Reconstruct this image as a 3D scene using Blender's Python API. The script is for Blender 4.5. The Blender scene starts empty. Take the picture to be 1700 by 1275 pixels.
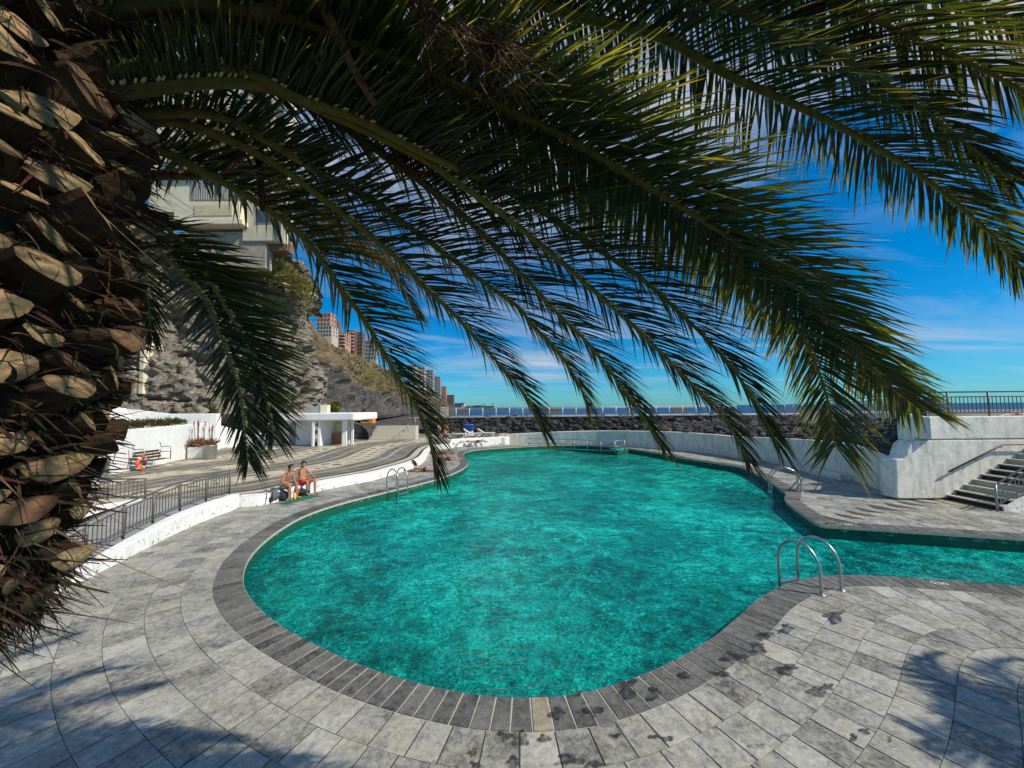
import bpy, bmesh, math, random
import numpy as np
from mathutils import Vector, Matrix, noise
from mathutils.geometry import delaunay_2d_cdt
random.seed(7)
rnd = random.random
def U(a, b): return a + (b - a) * random.random()
R = math.radians
scene = bpy.context.scene
COL = scene.collection
H = 3.3                       # eye height above the pool deck

# ------------------------------------------------------------------ camera
cam_d = bpy.data.cameras.new('camera'); cam = bpy.data.objects.new('camera', cam_d); COL.objects.link(cam)
cam_d.sensor_width = 36; cam_d.lens = 36 * 640 / 1700; cam_d.clip_start = .05; cam_d.clip_end = 60000
PITCH, ROLL = R(3.44), R(-0.55)
M3 = Matrix.Rotation(R(90) + PITCH, 3, 'X') @ Matrix.Rotation(ROLL, 3, 'Z')
cam.matrix_world = Matrix.Translation((0, 0, H)) @ M3.to_4x4()
scene.camera = cam
EYE = Vector((0, 0, H))
# survey helpers: read the place's coordinates off sight lines taken from the photographer's spot
def ray(px, py): return M3 @ Vector(((px - 850) / 640, (637.5 - py) / 640, -1))
def G(px, py, z=0.0):
    d = ray(px, py); return EYE + d * ((z - H) / d.z)
def P(px, py, Y):
    d = ray(px, py); return EYE + d * (Y / d.y)
def zat(px, py, Y): return P(px, py, Y).z

# ------------------------------------------------------------------ materials
def nt(name):
    m = bpy.data.materials.new(name); m.use_nodes = True
    t = m.node_tree; t.nodes.clear()
    o = t.nodes.new('ShaderNodeOutputMaterial')
    return m, t, o
class N:
    def __init__(s, t): s.t = t
    def __call__(s, typ, ins=None, **kw):
        n = s.t.nodes.new('ShaderNode' + typ)
        for k, v in kw.items(): setattr(n, k, v)
        for k, v in (ins or {}).items():
            sock = n.inputs[k]
            if hasattr(v, 'is_output'): s.t.links.new(v, sock)
            elif hasattr(v, 'outputs'): s.t.links.new(v.outputs[0], sock)
            else: sock.default_value = v
        return n
    def math(s, op, a, b=None, c=None):
        ins = {0: a}
        if b is not None: ins[1] = b
        if c is not None: ins[2] = c
        return s('Math', ins, operation=op).outputs[0]
    def ramp(s, fac, stops, interp='LINEAR'):
        n = s('ValToRGB', {0: fac}); cr = n.color_ramp; cr.interpolation = interp
        while len(cr.elements) < len(stops): cr.elements.new(.5)
        for e, (p, c) in zip(cr.elements, stops):
            e.position = p; e.color = (*c, 1) if len(c) == 3 else c
        return n.outputs[0]
    def mix(s, f, a, b, blend='MIX'):
        n = s('Mix', data_type='RGBA', blend_type=blend)
        for k, v in ((0, f), (6, a), (7, b)):
            if hasattr(v, 'is_output'): s.t.links.new(v, n.inputs[k])
            elif isinstance(v, (int, float)): n.inputs[k].default_value = v
            else: n.inputs[k].default_value = (*v, 1) if len(v) == 3 else v
        return n.outputs[2]
    def noise(s, vec, scale, detail=4, rough=.55, dist=0.0):
        ins = {'Scale': scale, 'Detail': detail, 'Roughness': rough, 'Distortion': dist}
        if vec is not None: ins['Vector'] = vec
        return s('TexNoise', ins).outputs[0]
    def objco(s): return s('TexCoord').outputs['Object']
    def geo(s): return s('NewGeometry').outputs['Position']
    def bump(s, h, strength=.3, dist=.02): return s('Bump', {'Height': h, 'Strength': strength, 'Distance': dist}).outputs[0]
def mat_simple(name, col, rough=.6, metal=0.0, var=.12, scale=6, bump=.1, spec=.4, emis=None):
    m, t, o = nt(name); n = N(t); co = n.geo()
    f = n.noise(co, scale, 5, .6)
    c = n.mix(n.math('MULTIPLY', f, 1.0), tuple(x * (1 - var * 1.6) for x in col), tuple(min(1, x * (1 + var * 1.4)) for x in col))
    ins = {'Base Color': c, 'Roughness': rough, 'Metallic': metal, 'Specular IOR Level': spec}
    if bump: ins['Normal'] = n.bump(n.noise(co, scale * 6, 3), bump, .01)
    b = n('BsdfPrincipled', ins)
    t.links.new(b.outputs[0], o.inputs[0]); return m
def finish(t, o, b): t.links.new(b.outputs[0], o.inputs[0])

# stone deck: per tile tone attribute + mottling
def mat_deck(name, lo, hi, tint, wet=False):
    m, t, o = nt(name); n = N(t); co = n.geo()
    tone = n('Attribute', attribute_name='tone').outputs['Fac']
    v = n('VectorMath', {0: co, 1: (1, 1, 1)}, operation='MULTIPLY').outputs[0]
    jit = n('VectorMath', {0: v, 1: n('CombineXYZ', {0: n.math('MULTIPLY', tone, 13.0), 1: n.math('MULTIPLY', tone, 29.0), 2: 0.0})}, operation='ADD').outputs[0]
    big = n.noise(jit, 2.2, 6, .62)
    fine = n.noise(jit, 13, 8, .72, .6)
    grain = n.noise(co, 70, 4, .75)
    f = n.math('ADD', n.math('MULTIPLY', big, .62), n.math('MULTIPLY', fine, .90)); f = n.math('SUBTRACT', f, .12)
    f = n.math('ADD', f, n.math('MULTIPLY', n.math('SUBTRACT', tone, .5), .19))
    f = n.math('ADD', f, n.math('MULTIPLY', n.math('SUBTRACT', grain, .5), .22))
    c = n.ramp(f, [(.40, lo), (.61, tuple((a + b) / 2 for a, b in zip(lo, hi))), (.86, hi)])
    warm = n.noise(jit, 1.3, 3, .5)
    c = n.mix(n.math('MULTIPLY', n.ramp(warm, [(.45, (0, 0, 0)), (.7, (1, 1, 1))]), .55), c, tint, 'MULTIPLY')
    spots = n.ramp(n.noise(jit, 7, 6, .7, 1.2), [(.30, (.30, .29, .28)), (.42, (1, 1, 1))])
    c = n.mix(.75, c, spots, 'MULTIPLY')
    b = n('BsdfPrincipled', {'Base Color': c, 'Roughness': n.math('ADD', .5, n.math('MULTIPLY', fine, .35)), 'Specular IOR Level': .3,
                              'Normal': n.bump(n.math('ADD', n.math('MULTIPLY', fine, 1.0), n.math('MULTIPLY', grain, .4)), .45, .012)})
    finish(t, o, b); return m
M = {}
M['deck'] = mat_deck('deck stone', (.080, .079, .072), (.455, .445, .395), (.97, .92, .74))
M['coping'] = mat_deck('coping slate', (.030, .030, .029), (.20, .195, .18), (1, .95, .82))
M['joint'] = mat_simple('mortar joint', (.06, .056, .048), .9, scale=9)
M['joint_light'] = mat_simple('coping mortar', (.42, .39, .31), .9, scale=9, var=.3)
M['tan_tile'] = mat_deck('sandy stone', (.17, .145, .095), (.46, .40, .28), (1, .9, .7))

# white limewash with dirt and flaking
def mat_white(name, base=(.80, .80, .77), dirt=(.38, .36, .30), amount=.5):
    m, t, o = nt(name); n = N(t); co = n.geo()
    sx = n('SeparateXYZ', {0: co})
    streak = n.noise(n('VectorMath', {0: co, 1: (2.2, 2.2, .5)}, operation='MULTIPLY').outputs[0], 2.0, 6, .65, .4)
    blot = n.noise(co, 4.5, 6, .7)
    f = n.ramp(n.math('ADD', n.math('MULTIPLY', streak, .6), n.math('MULTIPLY', blot, .4)), [(.44, (0, 0, 0)), (.66, (1, 1, 1))])
    c = n.mix(n.math('MULTIPLY', f, amount), base, dirt)
    low = n.ramp(n.math('MULTIPLY_ADD', sx.outputs[2], -2.2, 1.0), [(0, (0, 0, 0)), (1, (1, 1, 1))])
    chips = n.ramp(n.noise(co, 7, 5, .62), [(.58, (0, 0, 0)), (.62, (1, 1, 1))])
    c = n.mix(n.math('MULTIPLY', n.math('MULTIPLY', low, chips), .8), c, (.10, .095, .085))
    b = n('BsdfPrincipled', {'Base Color': c, 'Roughness': .75, 'Specular IOR Level': .25,
                              'Normal': n.bump(n.math('ADD', n.noise(co, 3.5, 6, .6), n.math('MULTIPLY', n.noise(co, 30, 4), .25)), .35, .05)})
    finish(t, o, b); return m
M['white'] = mat_white('limewashed wall', amount=.28)
M['white_old'] = mat_white('weathered limewash', (.84, .81, .72), (.36, .37, .33), .75)
M['white_shade'] = mat_white('stained limewash', (.76, .72, .62), (.34, .33, .29), .7)
M['metal'] = mat_simple('galvanised steel', (.34, .34, .33), .45, .75, .15, 20, .05)
M['steel'] = mat_simple('polished stainless steel', (.46, .45, .43), .34, .9, .06, 20, 0)
M['paint_metal'] = mat_simple('grey painted steel', (.12, .112, .10), .5, .15, .2, 15, .1)
M['white_metal'] = mat_simple('white painted steel', (.62, .64, .64), .45, .1, .12, 15, .05)
M['dark'] = mat_simple('dark opening', (.018, .018, .02), .6)
M['black_step'] = mat_simple('black stair riser', (.012, .012, .013), .6)
M['cream_step'] = mat_simple('cream stair tread', (.50, .46, .36), .7, var=.25)
M['concrete'] = mat_simple('concrete', (.34, .33, .30), .85, var=.25, scale=1.2)
M['cream'] = mat_simple('cream render', (.62, .53, .34), .8, var=.18, scale=1.5)
M['cream_pale'] = mat_simple('pale cream render', (.74, .65, .47), .8, var=.14, scale=1.5)
M['glass'] = mat_simple('window glass', (.06, .09, .11), .12, 0, .3, .6, 0, .6)
M['wood'] = mat_simple('dark wood slat', (.075, .045, .03), .6, var=.35, scale=14)
M['orange'] = mat_simple('orange plastic', (.75, .10, .02), .4)
M['amber'] = mat_simple('amber tarpaulin', (.72, .24, .02), .6)
M['red'] = mat_simple('red fabric', (.70, .015, .02), .75)
M['grey_fabric'] = mat_simple('grey green fabric', (.16, .18, .15), .8)
M['green_towel'] = mat_simple('green towel', (.01, .15, .09), .9, var=.25, scale=30)
M['navy'] = mat_simple('navy fabric', (.025, .03, .045), .8)
M['slate_bag'] = mat_simple('grey bag fabric', (.10, .11, .11), .8)
M['white_cloth'] = mat_simple('white cloth', (.75, .75, .72), .85)
M['yellow'] = mat_simple('yellow plastic', (.75, .50, .03), .5)
M['blue'] = mat_simple('blue plastic', (.02, .16, .70), .5)
M['brown_leather'] = mat_simple('reddish brown bag', (.22, .06, .035), .6)
M['skin'] = mat_simple('tanned skin', (.40, .19, .105), .5, var=.12, scale=9, bump=.03)
M['skin_pale'] = mat_simple('light skin', (.52, .30, .20), .5, var=.1, scale=9, bump=.03)
M['hair'] = mat_simple('black hair', (.012, .010, .009), .5)
M['maroon'] = mat_simple('maroon fabric', (.16, .02, .03), .8)
M['lava'] = None
M['terracotta'] = mat_simple('terracotta render', (.42, .16, .10), .8, var=.15, scale=.3)
M['pink'] = mat_simple('pink render', (.52, .26, .19), .8, var=.15, scale=.3)
M['brick_red'] = mat_simple('dark red render', (.22, .075, .05), .8, var=.15, scale=.3)
M['bld_grey'] = mat_simple('grey tower render', (.33, .34, .33), .8, var=.12, scale=.2)
M['bld_white'] = mat_simple('off white render', (.52, .44, .36), .8, var=.1, scale=.3)
M['bld_brown'] = mat_simple('brown render', (.20, .12, .085), .8, var=.12, scale=.3)
M['sign_white'] = mat_simple('sign white', (.75, .75, .73), .4, var=.03, bump=0)
M['sign_red'] = mat_simple('sign red', (.55, .02, .02), .4, var=.03, bump=0)
M['sign_black'] = mat_simple('sign black', (.02, .02, .02), .4, var=.03, bump=0)
M['marking'] = mat_simple('white marking paint', (.72, .72, .70), .6, var=.25, scale=25)
M['marking_dark'] = mat_simple('dark marking paint', (.005, .03, .025), .6)
M['brown_board'] = mat_simple('brown painted board', (.17, .115, .075), .6)

def mat_rock(name, dark, mid, light, scale=.35, veg=None, bump=.8):
    m, t, o = nt(name); n = N(t); co = n.geo()
    big = n.noise(co, scale, 8, .62, .5)
    st = n.noise(n('VectorMath', {0: co, 1: (.6, .6, 2.2)}, operation='MULTIPLY').outputs[0], scale * 2.5, 8, .68, .8)
    fine = n.noise(co, scale * 14, 6, .7)
    f = n.math('ADD', n.math('MULTIPLY', big, .45), n.math('MULTIPLY', st, .4))
    f = n.math('ADD', f, n.math('MULTIPLY', fine, .25))
    c = n.ramp(f, [(.36, dark), (.52, mid), (.72, light)])
    cr = n('TexVoronoi', {'Vector': co, 'Scale': scale * 2.6, 'Randomness': 1.0}, feature='DISTANCE_TO_EDGE').outputs['Distance']
    c = n.mix(.5, c, n.ramp(cr, [(0.0, (.25, .24, .23)), (.06, (1, 1, 1))]), 'MULTIPLY')  # dark crack lines; on the cliff they paint in shadowed crevices
    if veg:
        nz = n('SeparateXYZ', {0: n('NewGeometry').outputs['Normal']}).outputs[2]
        vf = n.math('ADD', n.math('MULTIPLY', n.noise(co, scale * 1.1, 6, .65), 1.0), n.math('MULTIPLY', nz, .35))
        c = n.mix(n.ramp(vf, [(.60, (0, 0, 0)), (.74, (1, 1, 1))]), c, n.mix(n.noise(co, scale * 8, 4), veg[0], veg[1]))
    b = n('BsdfPrincipled', {'Base Color': c, 'Roughness': .9, 'Specular IOR Level': .15,
                              'Normal': n.bump(n.math('ADD', f, n.math('MULTIPLY', fine, .4)), bump, .35 / max(.35, scale) * .3)})
    finish(t, o, b); return m
M['cliff'] = mat_rock('cliff rock', (.022, .020, .018), (.185, .160, .130), (.46, .41, .34), .40)
M['hill'] = mat_rock('dry hillside', (.035, .028, .023), (.17, .12, .085), (.34, .26, .17), .16, ((.16, .125, .045), (.055, .06, .025)), .9)
M['hill_dark'] = mat_rock('dark basalt bank', (.015, .014, .014), (.07, .063, .06), (.20, .18, .165), .45, None, .9)
M['lava'] = mat_rock('lava stone', (.010, .009, .009), (.04, .037, .036), (.22, .21, .20), 1.6)
M['rubble'] = mat_rock('rubble masonry', (.10, .09, .07), (.36, .31, .24), (.55, .48, .38), 1.6)

# leaves: colour attribute, thin and translucent
def mat_leaf(name, trans=.35, gain=1.0):
    m, t, o = nt(name); n = N(t)
    col = n('Attribute', attribute_name='Col').outputs['Color']
    b = n('BsdfPrincipled', {'Base Color': col, 'Roughness': .36, 'Specular IOR Level': .55})
    tc = n.mix(1.0, col, (2.5 * gain, 2.2 * gain, .55 * gain), 'MULTIPLY')
    tr = n('BsdfTranslucent', {'Color': tc})
    mx = n('MixShader', {0: trans, 1: b.outputs[0], 2: tr.outputs[0]})
    finish(t, o, mx); return m
M['leaf'] = mat_leaf('palm leaf', .36)
M['scrub'] = mat_leaf('scrub leaf', .15)
def mat_attr(name, rough=.8, bump=.5, scale=40):
    m, t, o = nt(name); n = N(t)
    col = n('Attribute', attribute_name='Col').outputs['Color']; co = n.geo()
    st = n.noise(co, scale, 6, .7, .3)
    c = n.mix(.8, col, n.ramp(st, [(.3, (.35, .33, .3)), (.6, (1, 1, 1))]), 'MULTIPLY')
    b = n('BsdfPrincipled', {'Base Color': c, 'Roughness': rough, 'Specular IOR Level': .2, 'Normal': n.bump(st, bump, .01)})
    finish(t, o, b); return m
M['boot'] = mat_attr('cut palm boot', .85, .7, 30)
M['rachis'] = mat_attr('palm midrib', .5, .15, 25)

# ------------------------------------------------------------------ mesh helpers
class MB:
    def __init__(s): s.v = []; s.f = []; s.mi = []; s.c = []; s.col = None; s.m = 0
    def add(s, vs, fs, mi=None, col=None):
        b = len(s.v); s.v += [tuple(x) for x in vs]
        for f in fs: s.f.append(tuple(i + b for i in f)); s.mi.append(s.m if mi is None else mi)
        c = col or s.col or (1, 1, 1)
        s.c += (c if isinstance(c, list) else [c] * len(vs)); return b
    def box(s, c, d, rz=0, mi=None, bev=0):
        cx, cy, cz = c; hx, hy, hz = d[0] / 2, d[1] / 2, d[2] / 2
        q = Matrix.Rotation(rz, 3, 'Z')
        vs = [Vector((cx, cy, cz)) + q @ Vector((x * hx, y * hy, z * hz)) for z in (-1, 1) for x, y in ((-1, -1), (1, -1), (1, 1), (-1, 1))]
        s.add(vs, [(3, 2, 1, 0), (4, 5, 6, 7), (0, 1, 5, 4), (1, 2, 6, 5), (2, 3, 7, 6), (3, 0, 4, 7)], mi)
    def prism(s, pts, z0, z1, mi=None):
        n = len(pts); z0 = z0 if isinstance(z0, (list, tuple)) else [z0] * n; z1 = z1 if isinstance(z1, (list, tuple)) else [z1] * n
        vs = [(p[0], p[1], z) for p, z in zip(pts, z0)] + [(p[0], p[1], z) for p, z in zip(pts, z1)]
        s.add(vs, [tuple(range(n - 1, -1, -1)), tuple(range(n, 2 * n))] + [(i, (i + 1) % n, n + (i + 1) % n, n + i) for i in range(n)], mi)
    def tube(s, pts, r, n=8, mi=None, caps=True, col=None, closed=False):
        pts = [Vector(p) for p in pts]; k = len(pts)
        rs = r if isinstance(r, (list, tuple)) else [r] * k
        ref = None; vs = []
        for i, p in enumerate(pts):
            if closed: t = (pts[(i + 1) % k] - pts[i - 1]).normalized()
            else: t = (pts[min(i + 1, k - 1)] - pts[max(i - 1, 0)]).normalized()
            if ref is None:
                ref = t.cross(Vector((0, 0, 1)) if abs(t.z) < .9 else Vector((1, 0, 0))).normalized()
            else: ref = (ref - t * ref.dot(t)).normalized()
            b = t.cross(ref)
            for j in range(n):
                a = 2 * math.pi * j / n; vs.append(p + (ref * math.cos(a) + b * math.sin(a)) * rs[i])
        fs = [(i * n + j, i * n + (j + 1) % n, (i + 1) * n + (j + 1) % n, (i + 1) * n + j) for i in range(k - 1) for j in range(n)]
        if closed: fs += [((k - 1) * n + j, (k - 1) * n + (j + 1) % n, (j + 1) % n, j) for j in range(n)]
        elif caps: fs += [tuple(range(n - 1, -1, -1)), tuple(range((k - 1) * n, k * n))]
        s.add(vs, fs, mi, col)
    def lathe(s, prof, c=(0, 0, 0), n=24, mi=None):
        vs = [(c[0] + r * math.cos(2 * math.pi * j / n), c[1] + r * math.sin(2 * math.pi * j / n), c[2] + z) for r, z in prof for j in range(n)]
        fs = [(i * n + j, i * n + (j + 1) % n, (i + 1) * n + (j + 1) % n, (i + 1) * n + j) for i in range(len(prof) - 1) for j in range(n)]
        fs += [tuple(range(n - 1, -1, -1)), tuple(range((len(prof) - 1) * n, len(prof) * n))]
        s.add(vs, fs, mi)
    def rock(s, c, r, sub=1, jag=.35, sq=(1, 1, 1), mi=None, col=None):
        bm = bmesh.new(); bmesh.ops.create_icosphere(bm, subdivisions=sub, radius=1)
        off = Vector((U(-99, 99), U(-99, 99), U(-99, 99)))
        vs = []
        for v in bm.verts:
            k = 1 + jag * noise.noise(v.co * 1.3 + off) * 1.8
            vs.append(Vector(c) + Vector((v.co.x * sq[0], v.co.y * sq[1], v.co.z * sq[2])) * k * r)
        s.add(vs, [tuple(v.index for v in f.verts) for f in bm.faces], mi, col); bm.free()
    def build(s, name, mats, parent=None, smooth=False, origin=None, tone=None, bevel=0):
        me = bpy.data.meshes.new(name)
        org = Vector(origin) if origin is not None else Vector((0, 0, 0))
        if parent is not None:
            org = Vector((0, 0, 0)); q = parent
            while q is not None: org = org + q.location; q = q.parent
        me.from_pydata([Vector(v) - org for v in s.v], [], s.f)
        for m in (mats if isinstance(mats, (list, tuple)) else [mats]): me.materials.append(m)
        if len(set(s.mi)) > 1 or (s.mi and s.mi[0]): me.polygons.foreach_set('material_index', s.mi)
        if any(c != (1, 1, 1) for c in s.c):
            a = me.color_attributes.new('Col', 'FLOAT_COLOR', 'POINT')
            a.data.foreach_set('color', [x for c in s.c for x in (c[0], c[1], c[2], 1)])
        if tone is not None:
            a = me.attributes.new('tone', 'FLOAT', 'FACE'); a.data.foreach_set('value', tone)
        if smooth: me.polygons.foreach_set('use_smooth', [True] * len(me.polygons))
        if bevel:
            bm = bmesh.new(); bm.from_mesh(me)
            bmesh.ops.bevel(bm, geom=[e for e in bm.edges if len(e.link_faces) == 2 and e.calc_face_angle(0) > .5], offset=bevel, segments=2, affect='EDGES', profile=.6)
            bm.to_mesh(me); bm.free()
        me.update()
        o = bpy.data.objects.new(name, me); COL.objects.link(o)
        if parent is not None: o.parent = parent
        else: o.location = org
        return o
def tag(o, label=None, cat=None, group=None, kind=None):
    if label: o['label'] = label
    if cat: o['category'] = cat
    if group: o['group'] = group
    if kind: o['kind'] = kind
    return o
def empty(name, loc=(0, 0, 0), label=None, cat=None, group=None):
    o = bpy.data.objects.new(name, None); COL.objects.link(o); o.location = loc; o.empty_display_size = .2
    return tag(o, label, cat, group)
def copyto(src, name_parent, loc=None, rot=None, scale=None):
    c = src.copy(); COL.objects.link(c); c.parent = name_parent
    if loc is not None: c.location = loc
    if rot is not None: c.rotation_euler = rot
    if scale is not None: c.scale = scale
    return c
def cr(pts, n=8, closed=False):
    """Catmull-Rom through the points, n samples a span"""
    pts = [Vector(p) for p in pts]; k = len(pts); out = []
    for i in range(k if closed else k - 1):
        if closed: a, b, c, d = pts[i - 1], pts[i], pts[(i + 1) % k], pts[(i + 2) % k]
        else: a, b, c, d = pts[max(i - 1, 0)], pts[i], pts[i + 1], pts[min(i + 2, k - 1)]
        for j in range(n):
            t = j / n
            out.append(.5 * ((2 * b) + (c - a) * t + (2 * a - 5 * b + 4 * c - d) * t * t + (3 * b - a - 3 * c + d) * t ** 3))
    if not closed: out.append(pts[-1])
    return out
def resample(pts, step=None, n=None, closed=False):
    pts = [Vector(p) for p in pts]
    if closed: pts = pts + [pts[0]]
    L = [0]
    for a, b in zip(pts, pts[1:]): L.append(L[-1] + (b - a).length)
    if n is None: n = max(2, int(round(L[-1] / step)))
    out = []; j = 0
    for i in range(n if closed else n + 1):
        s = L[-1] * i / n
        while j < len(L) - 2 and L[j + 1] < s: j += 1
        t = (s - L[j]) / max(1e-9, L[j + 1] - L[j]); out.append(pts[j].lerp(pts[j + 1], t))
    return out
def ribbon_wall(mb, pts, z0, z1, th, mi=None):
    """wall along a plan polyline; pts on its front face, thickness to the left of travel"""
    pts = [Vector((p[0], p[1], 0)) for p in pts]; k = len(pts)
    f0 = z0 if isinstance(z0, (list, tuple)) else [z0] * k; f1 = z1 if isinstance(z1, (list, tuple)) else [z1] * k
    vs = []
    for i, p in enumerate(pts):
        t = (pts[min(i + 1, k - 1)] - pts[max(i - 1, 0)]).normalized(); nn = Vector((-t.y, t.x, 0)) * th
        e = .03 if abs(th) > .1 else .005; q = nn.normalized() * e
        vs += [(p.x, p.y, f0[i]), (p.x, p.y, f1[i] - e), (p.x + q.x, p.y + q.y, f1[i]), (p.x + nn.x - q.x, p.y + nn.y - q.y, f1[i]), (p.x + nn.x, p.y + nn.y, f1[i] - e), (p.x + nn.x, p.y + nn.y, f0[i])]
    fs = [(i * 6 + j, (i + 1) * 6 + j, (i + 1) * 6 + j + 1, i * 6 + j + 1) for i in range(k - 1) for j in range(5)]
    fs += [(0, 1, 2, 3, 4, 5), tuple((k - 1) * 6 + j for j in (5, 4, 3, 2, 1, 0))]
    mb.add(vs, fs, mi)
def pip(x, y, poly):
    c = False; j = len(poly) - 1
    for i in range(len(poly)):
        a, b = poly[i], poly[j]
        if (a[1] > y) != (b[1] > y) and x < (b[0] - a[0]) * (y - a[1]) / (b[1] - a[1]) + a[0]: c = not c
        j = i
    return c

# ------------------------------------------------------------------ world, sun
W = bpy.data.worlds.new('World'); scene.world = W; W.use_nodes = True
t = W.node_tree; t.nodes.clear(); n = N(t)
SUN = Vector((1.0, -.38, 1.0)).normalized()
EL = math.asin(SUN.z); AZ = math.atan2(SUN.x, SUN.y)
sky = n('TexSky', sky_type='NISHITA', sun_disc=False, sun_elevation=EL, sun_rotation=AZ, altitude=0, air_density=1.0, dust_density=.25, ozone_density=3.0)
gen = n('TexCoord').outputs['Generated']
sp = n('SeparateXYZ', {0: gen})
hz = n.math('ADD', n.math('MAXIMUM', sp.outputs[2], 0.0), .07)
pv = n('CombineXYZ', {0: n.math('DIVIDE', sp.outputs[0], hz), 1: n.math('DIVIDE', sp.outputs[1], hz), 2: 0.0})
rot = n('Mapping', {'Vector': pv, 'Rotation': (0, 0, R(14)), 'Scale': (.26, .60, 1)})
wisp = n.noise(rot, 1.0, 9, .58, 1.3)
cov = n.noise(pv, .23, 3, .5)
cm = n.ramp(n.math('ADD', n.math('MULTIPLY', wisp, .75), n.math('MULTIPLY', cov, .45)), [(.56, (0, 0, 0)), (.70, (.42, .42, .42)), (.84, (1, 1, 1))])
up_ = n.math('MULTIPLY', n.ramp(sp.outputs[2], [(.30, (0, 0, 0)), (.52, (1, 1, 1)), (.80, (1, 1, 1)), (.92, (0, 0, 0))]), n.ramp(sp.outputs[1], [(.05, (0, 0, 0)), (.35, (1, 1, 1))]))
cm = n.math('MAXIMUM', cm, n.math('MULTIPLY', up_, n.ramp(n.noise(pv, .9, 6, .6, .4), [(.42, (0, 0, 0)), (.58, (1, 1, 1))])))
cm = n.math('MULTIPLY', cm, n.ramp(sp.outputs[2], [(.015, (.0, .0, .0)), (.09, (1, 1, 1))]))
tint = n.mix(1.0, sky.outputs[0], (.42, 1.04, 1.48), 'MULTIPLY')
hs = n('HueSaturation', {'Color': tint, 'Saturation': 1.12, 'Value': 1.0, 'Fac': 1.0})
cl = n.mix(n.math('MULTIPLY', cm, .9), hs.outputs[0], (7.6, 8.0, 8.6))
bg = n('Background', {'Color': cl, 'Strength': .080})
wo = n('OutputWorld'); t.links.new(bg.outputs[0], wo.inputs[0])
sun_d = bpy.data.lights.new('sun', 'SUN'); sun_d.energy = 5.0; sun_d.angle = R(.5); sun_d.color = (1, .92, .76)
sun = bpy.data.objects.new('sun', sun_d); COL.objects.link(sun); sun.location = SUN * 50
sun.rotation_euler = (-SUN).to_track_quat('-Z', 'Y').to_euler()
scene.view_settings.view_transform = 'Standard'; scene.view_settings.look = 'None'; scene.view_settings.exposure = 0
scene.render.engine = 'CYCLES'; scene.cycles.max_bounces = 8; scene.cycles.transparent_max_bounces = 16
# ================================================================== POOL
def far(px, py, z=0.0): return G(px, py, z)
near_edge = [(1600, 965), (1480, 957), (1400, 954.5), (1348, 958.5), (1302, 971), (1262, 992), (1230, 1020), (1190, 1053), (1130, 1090), (1060, 1122), (980, 1147), (905, 1157), (830, 1157), (760, 1148), (680, 1130), (600, 1104), (520, 1068), (460, 1034), (420, 998), (404, 962), (418, 920), (460, 882), (510, 854), (570, 834), (640, 816.5), (700, 802), (740, 790.5), (768, 778), (777, 768.5), (772, 760), (770, 753), (777, 748.5), (800, 745.5), (835, 743), (870, 741), (920, 739), (985, 739.5), (1044, 745), (1100, 753), (1135, 760), (1180, 767), (1227, 774.5), (1255, 786), (1278, 799), (1291, 808), (1304, 819), (1302, 827), (1310, 837), (1342, 860)]
e0 = G(1362, 872); e1 = G(1700, 893.5); dirr = (e1 - e0).normalized()
far_end = e0 + dirr * 14
n0 = G(1700, 973); n1 = G(1600, 965); near_end = n0 + (n0 - n1).normalized() * 9
loop = [near_end, near_end.lerp(n0, .5), n0] + [G(*p) for p in near_edge]
ctrl = cr(loop, 6) + [e0, far_end]
outline = resample(ctrl, step=.10, closed=True)
OUT = np.array([(p.x, p.y) for p in outline])
area = sum(OUT[i - 1][0] * OUT[i][1] - OUT[i][0] * OUT[i - 1][1] for i in range(len(OUT))) / 2
if area < 0: OUT = OUT[::-1].copy()          # counter clockwise
def normals(C):
    T = np.roll(C, -1, 0) - np.roll(C, 1, 0); T /= np.linalg.norm(T, axis=1)[:, None] + 1e-9
    return np.stack([T[:, 1], -T[:, 0]], 1)   # outward for ccw
def mind(Q, C):
    out = np.empty(len(Q))
    for i in range(0, len(Q), 200):
        d = np.linalg.norm(Q[i:i + 200, None, :] - C[None], axis=2); out[i:i + 200] = d.min(1)
    return out
def offset(d, smooth=6):
    Q = OUT + normals(OUT) * d
    Q = Q[mind(Q, OUT) > abs(d) - .012]
    q = resample([Vector((a, b, 0)) for a, b in Q], step=.10, closed=True)
    Q = np.array([(p.x, p.y) for p in q])
    for _ in range(smooth): Q = .5 * Q + .25 * (np.roll(Q, 1, 0) + np.roll(Q, -1, 0))
    return Q
def cdt_fill(outer, holes=(), z=0.0):
    vs = []; es = []
    for lp in [outer] + list(holes):
        b = len(vs); vs += [Vector((p[0], p[1])) for p in lp]; k = len(lp)
        es += [(b + i, b + (i + 1) % k) for i in range(k)]
    v2, _, f2, *_ = delaunay_2d_cdt(vs, es, [], 0, 1e-5)
    fs = []
    for f in f2:
        cx = sum(v2[i].x for i in f) / len(f); cy = sum(v2[i].y for i in f) / len(f)
        if pip(cx, cy, outer) and not any(pip(cx, cy, h) for h in holes):
            a = sum(v2[f[i - 1]].x * v2[f[i]].y - v2[f[i]].x * v2[f[i - 1]].y for i in range(len(f)))
            fs.append(tuple(f) if a > 0 else tuple(reversed(f)))
    return [(v.x, v.y, z) for v in v2], fs
WATER = -.36
wallc = offset(.035, 0)
wl = [tuple(p) for p in wallc]
mb = MB(); v, f = cdt_fill([(-70, -8), (40, -8), (40, 46), (-70, 46)], [wl], -.0065); mb.add(v, f)
tag(mb.build('ground', M['joint']), kind='structure')
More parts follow.
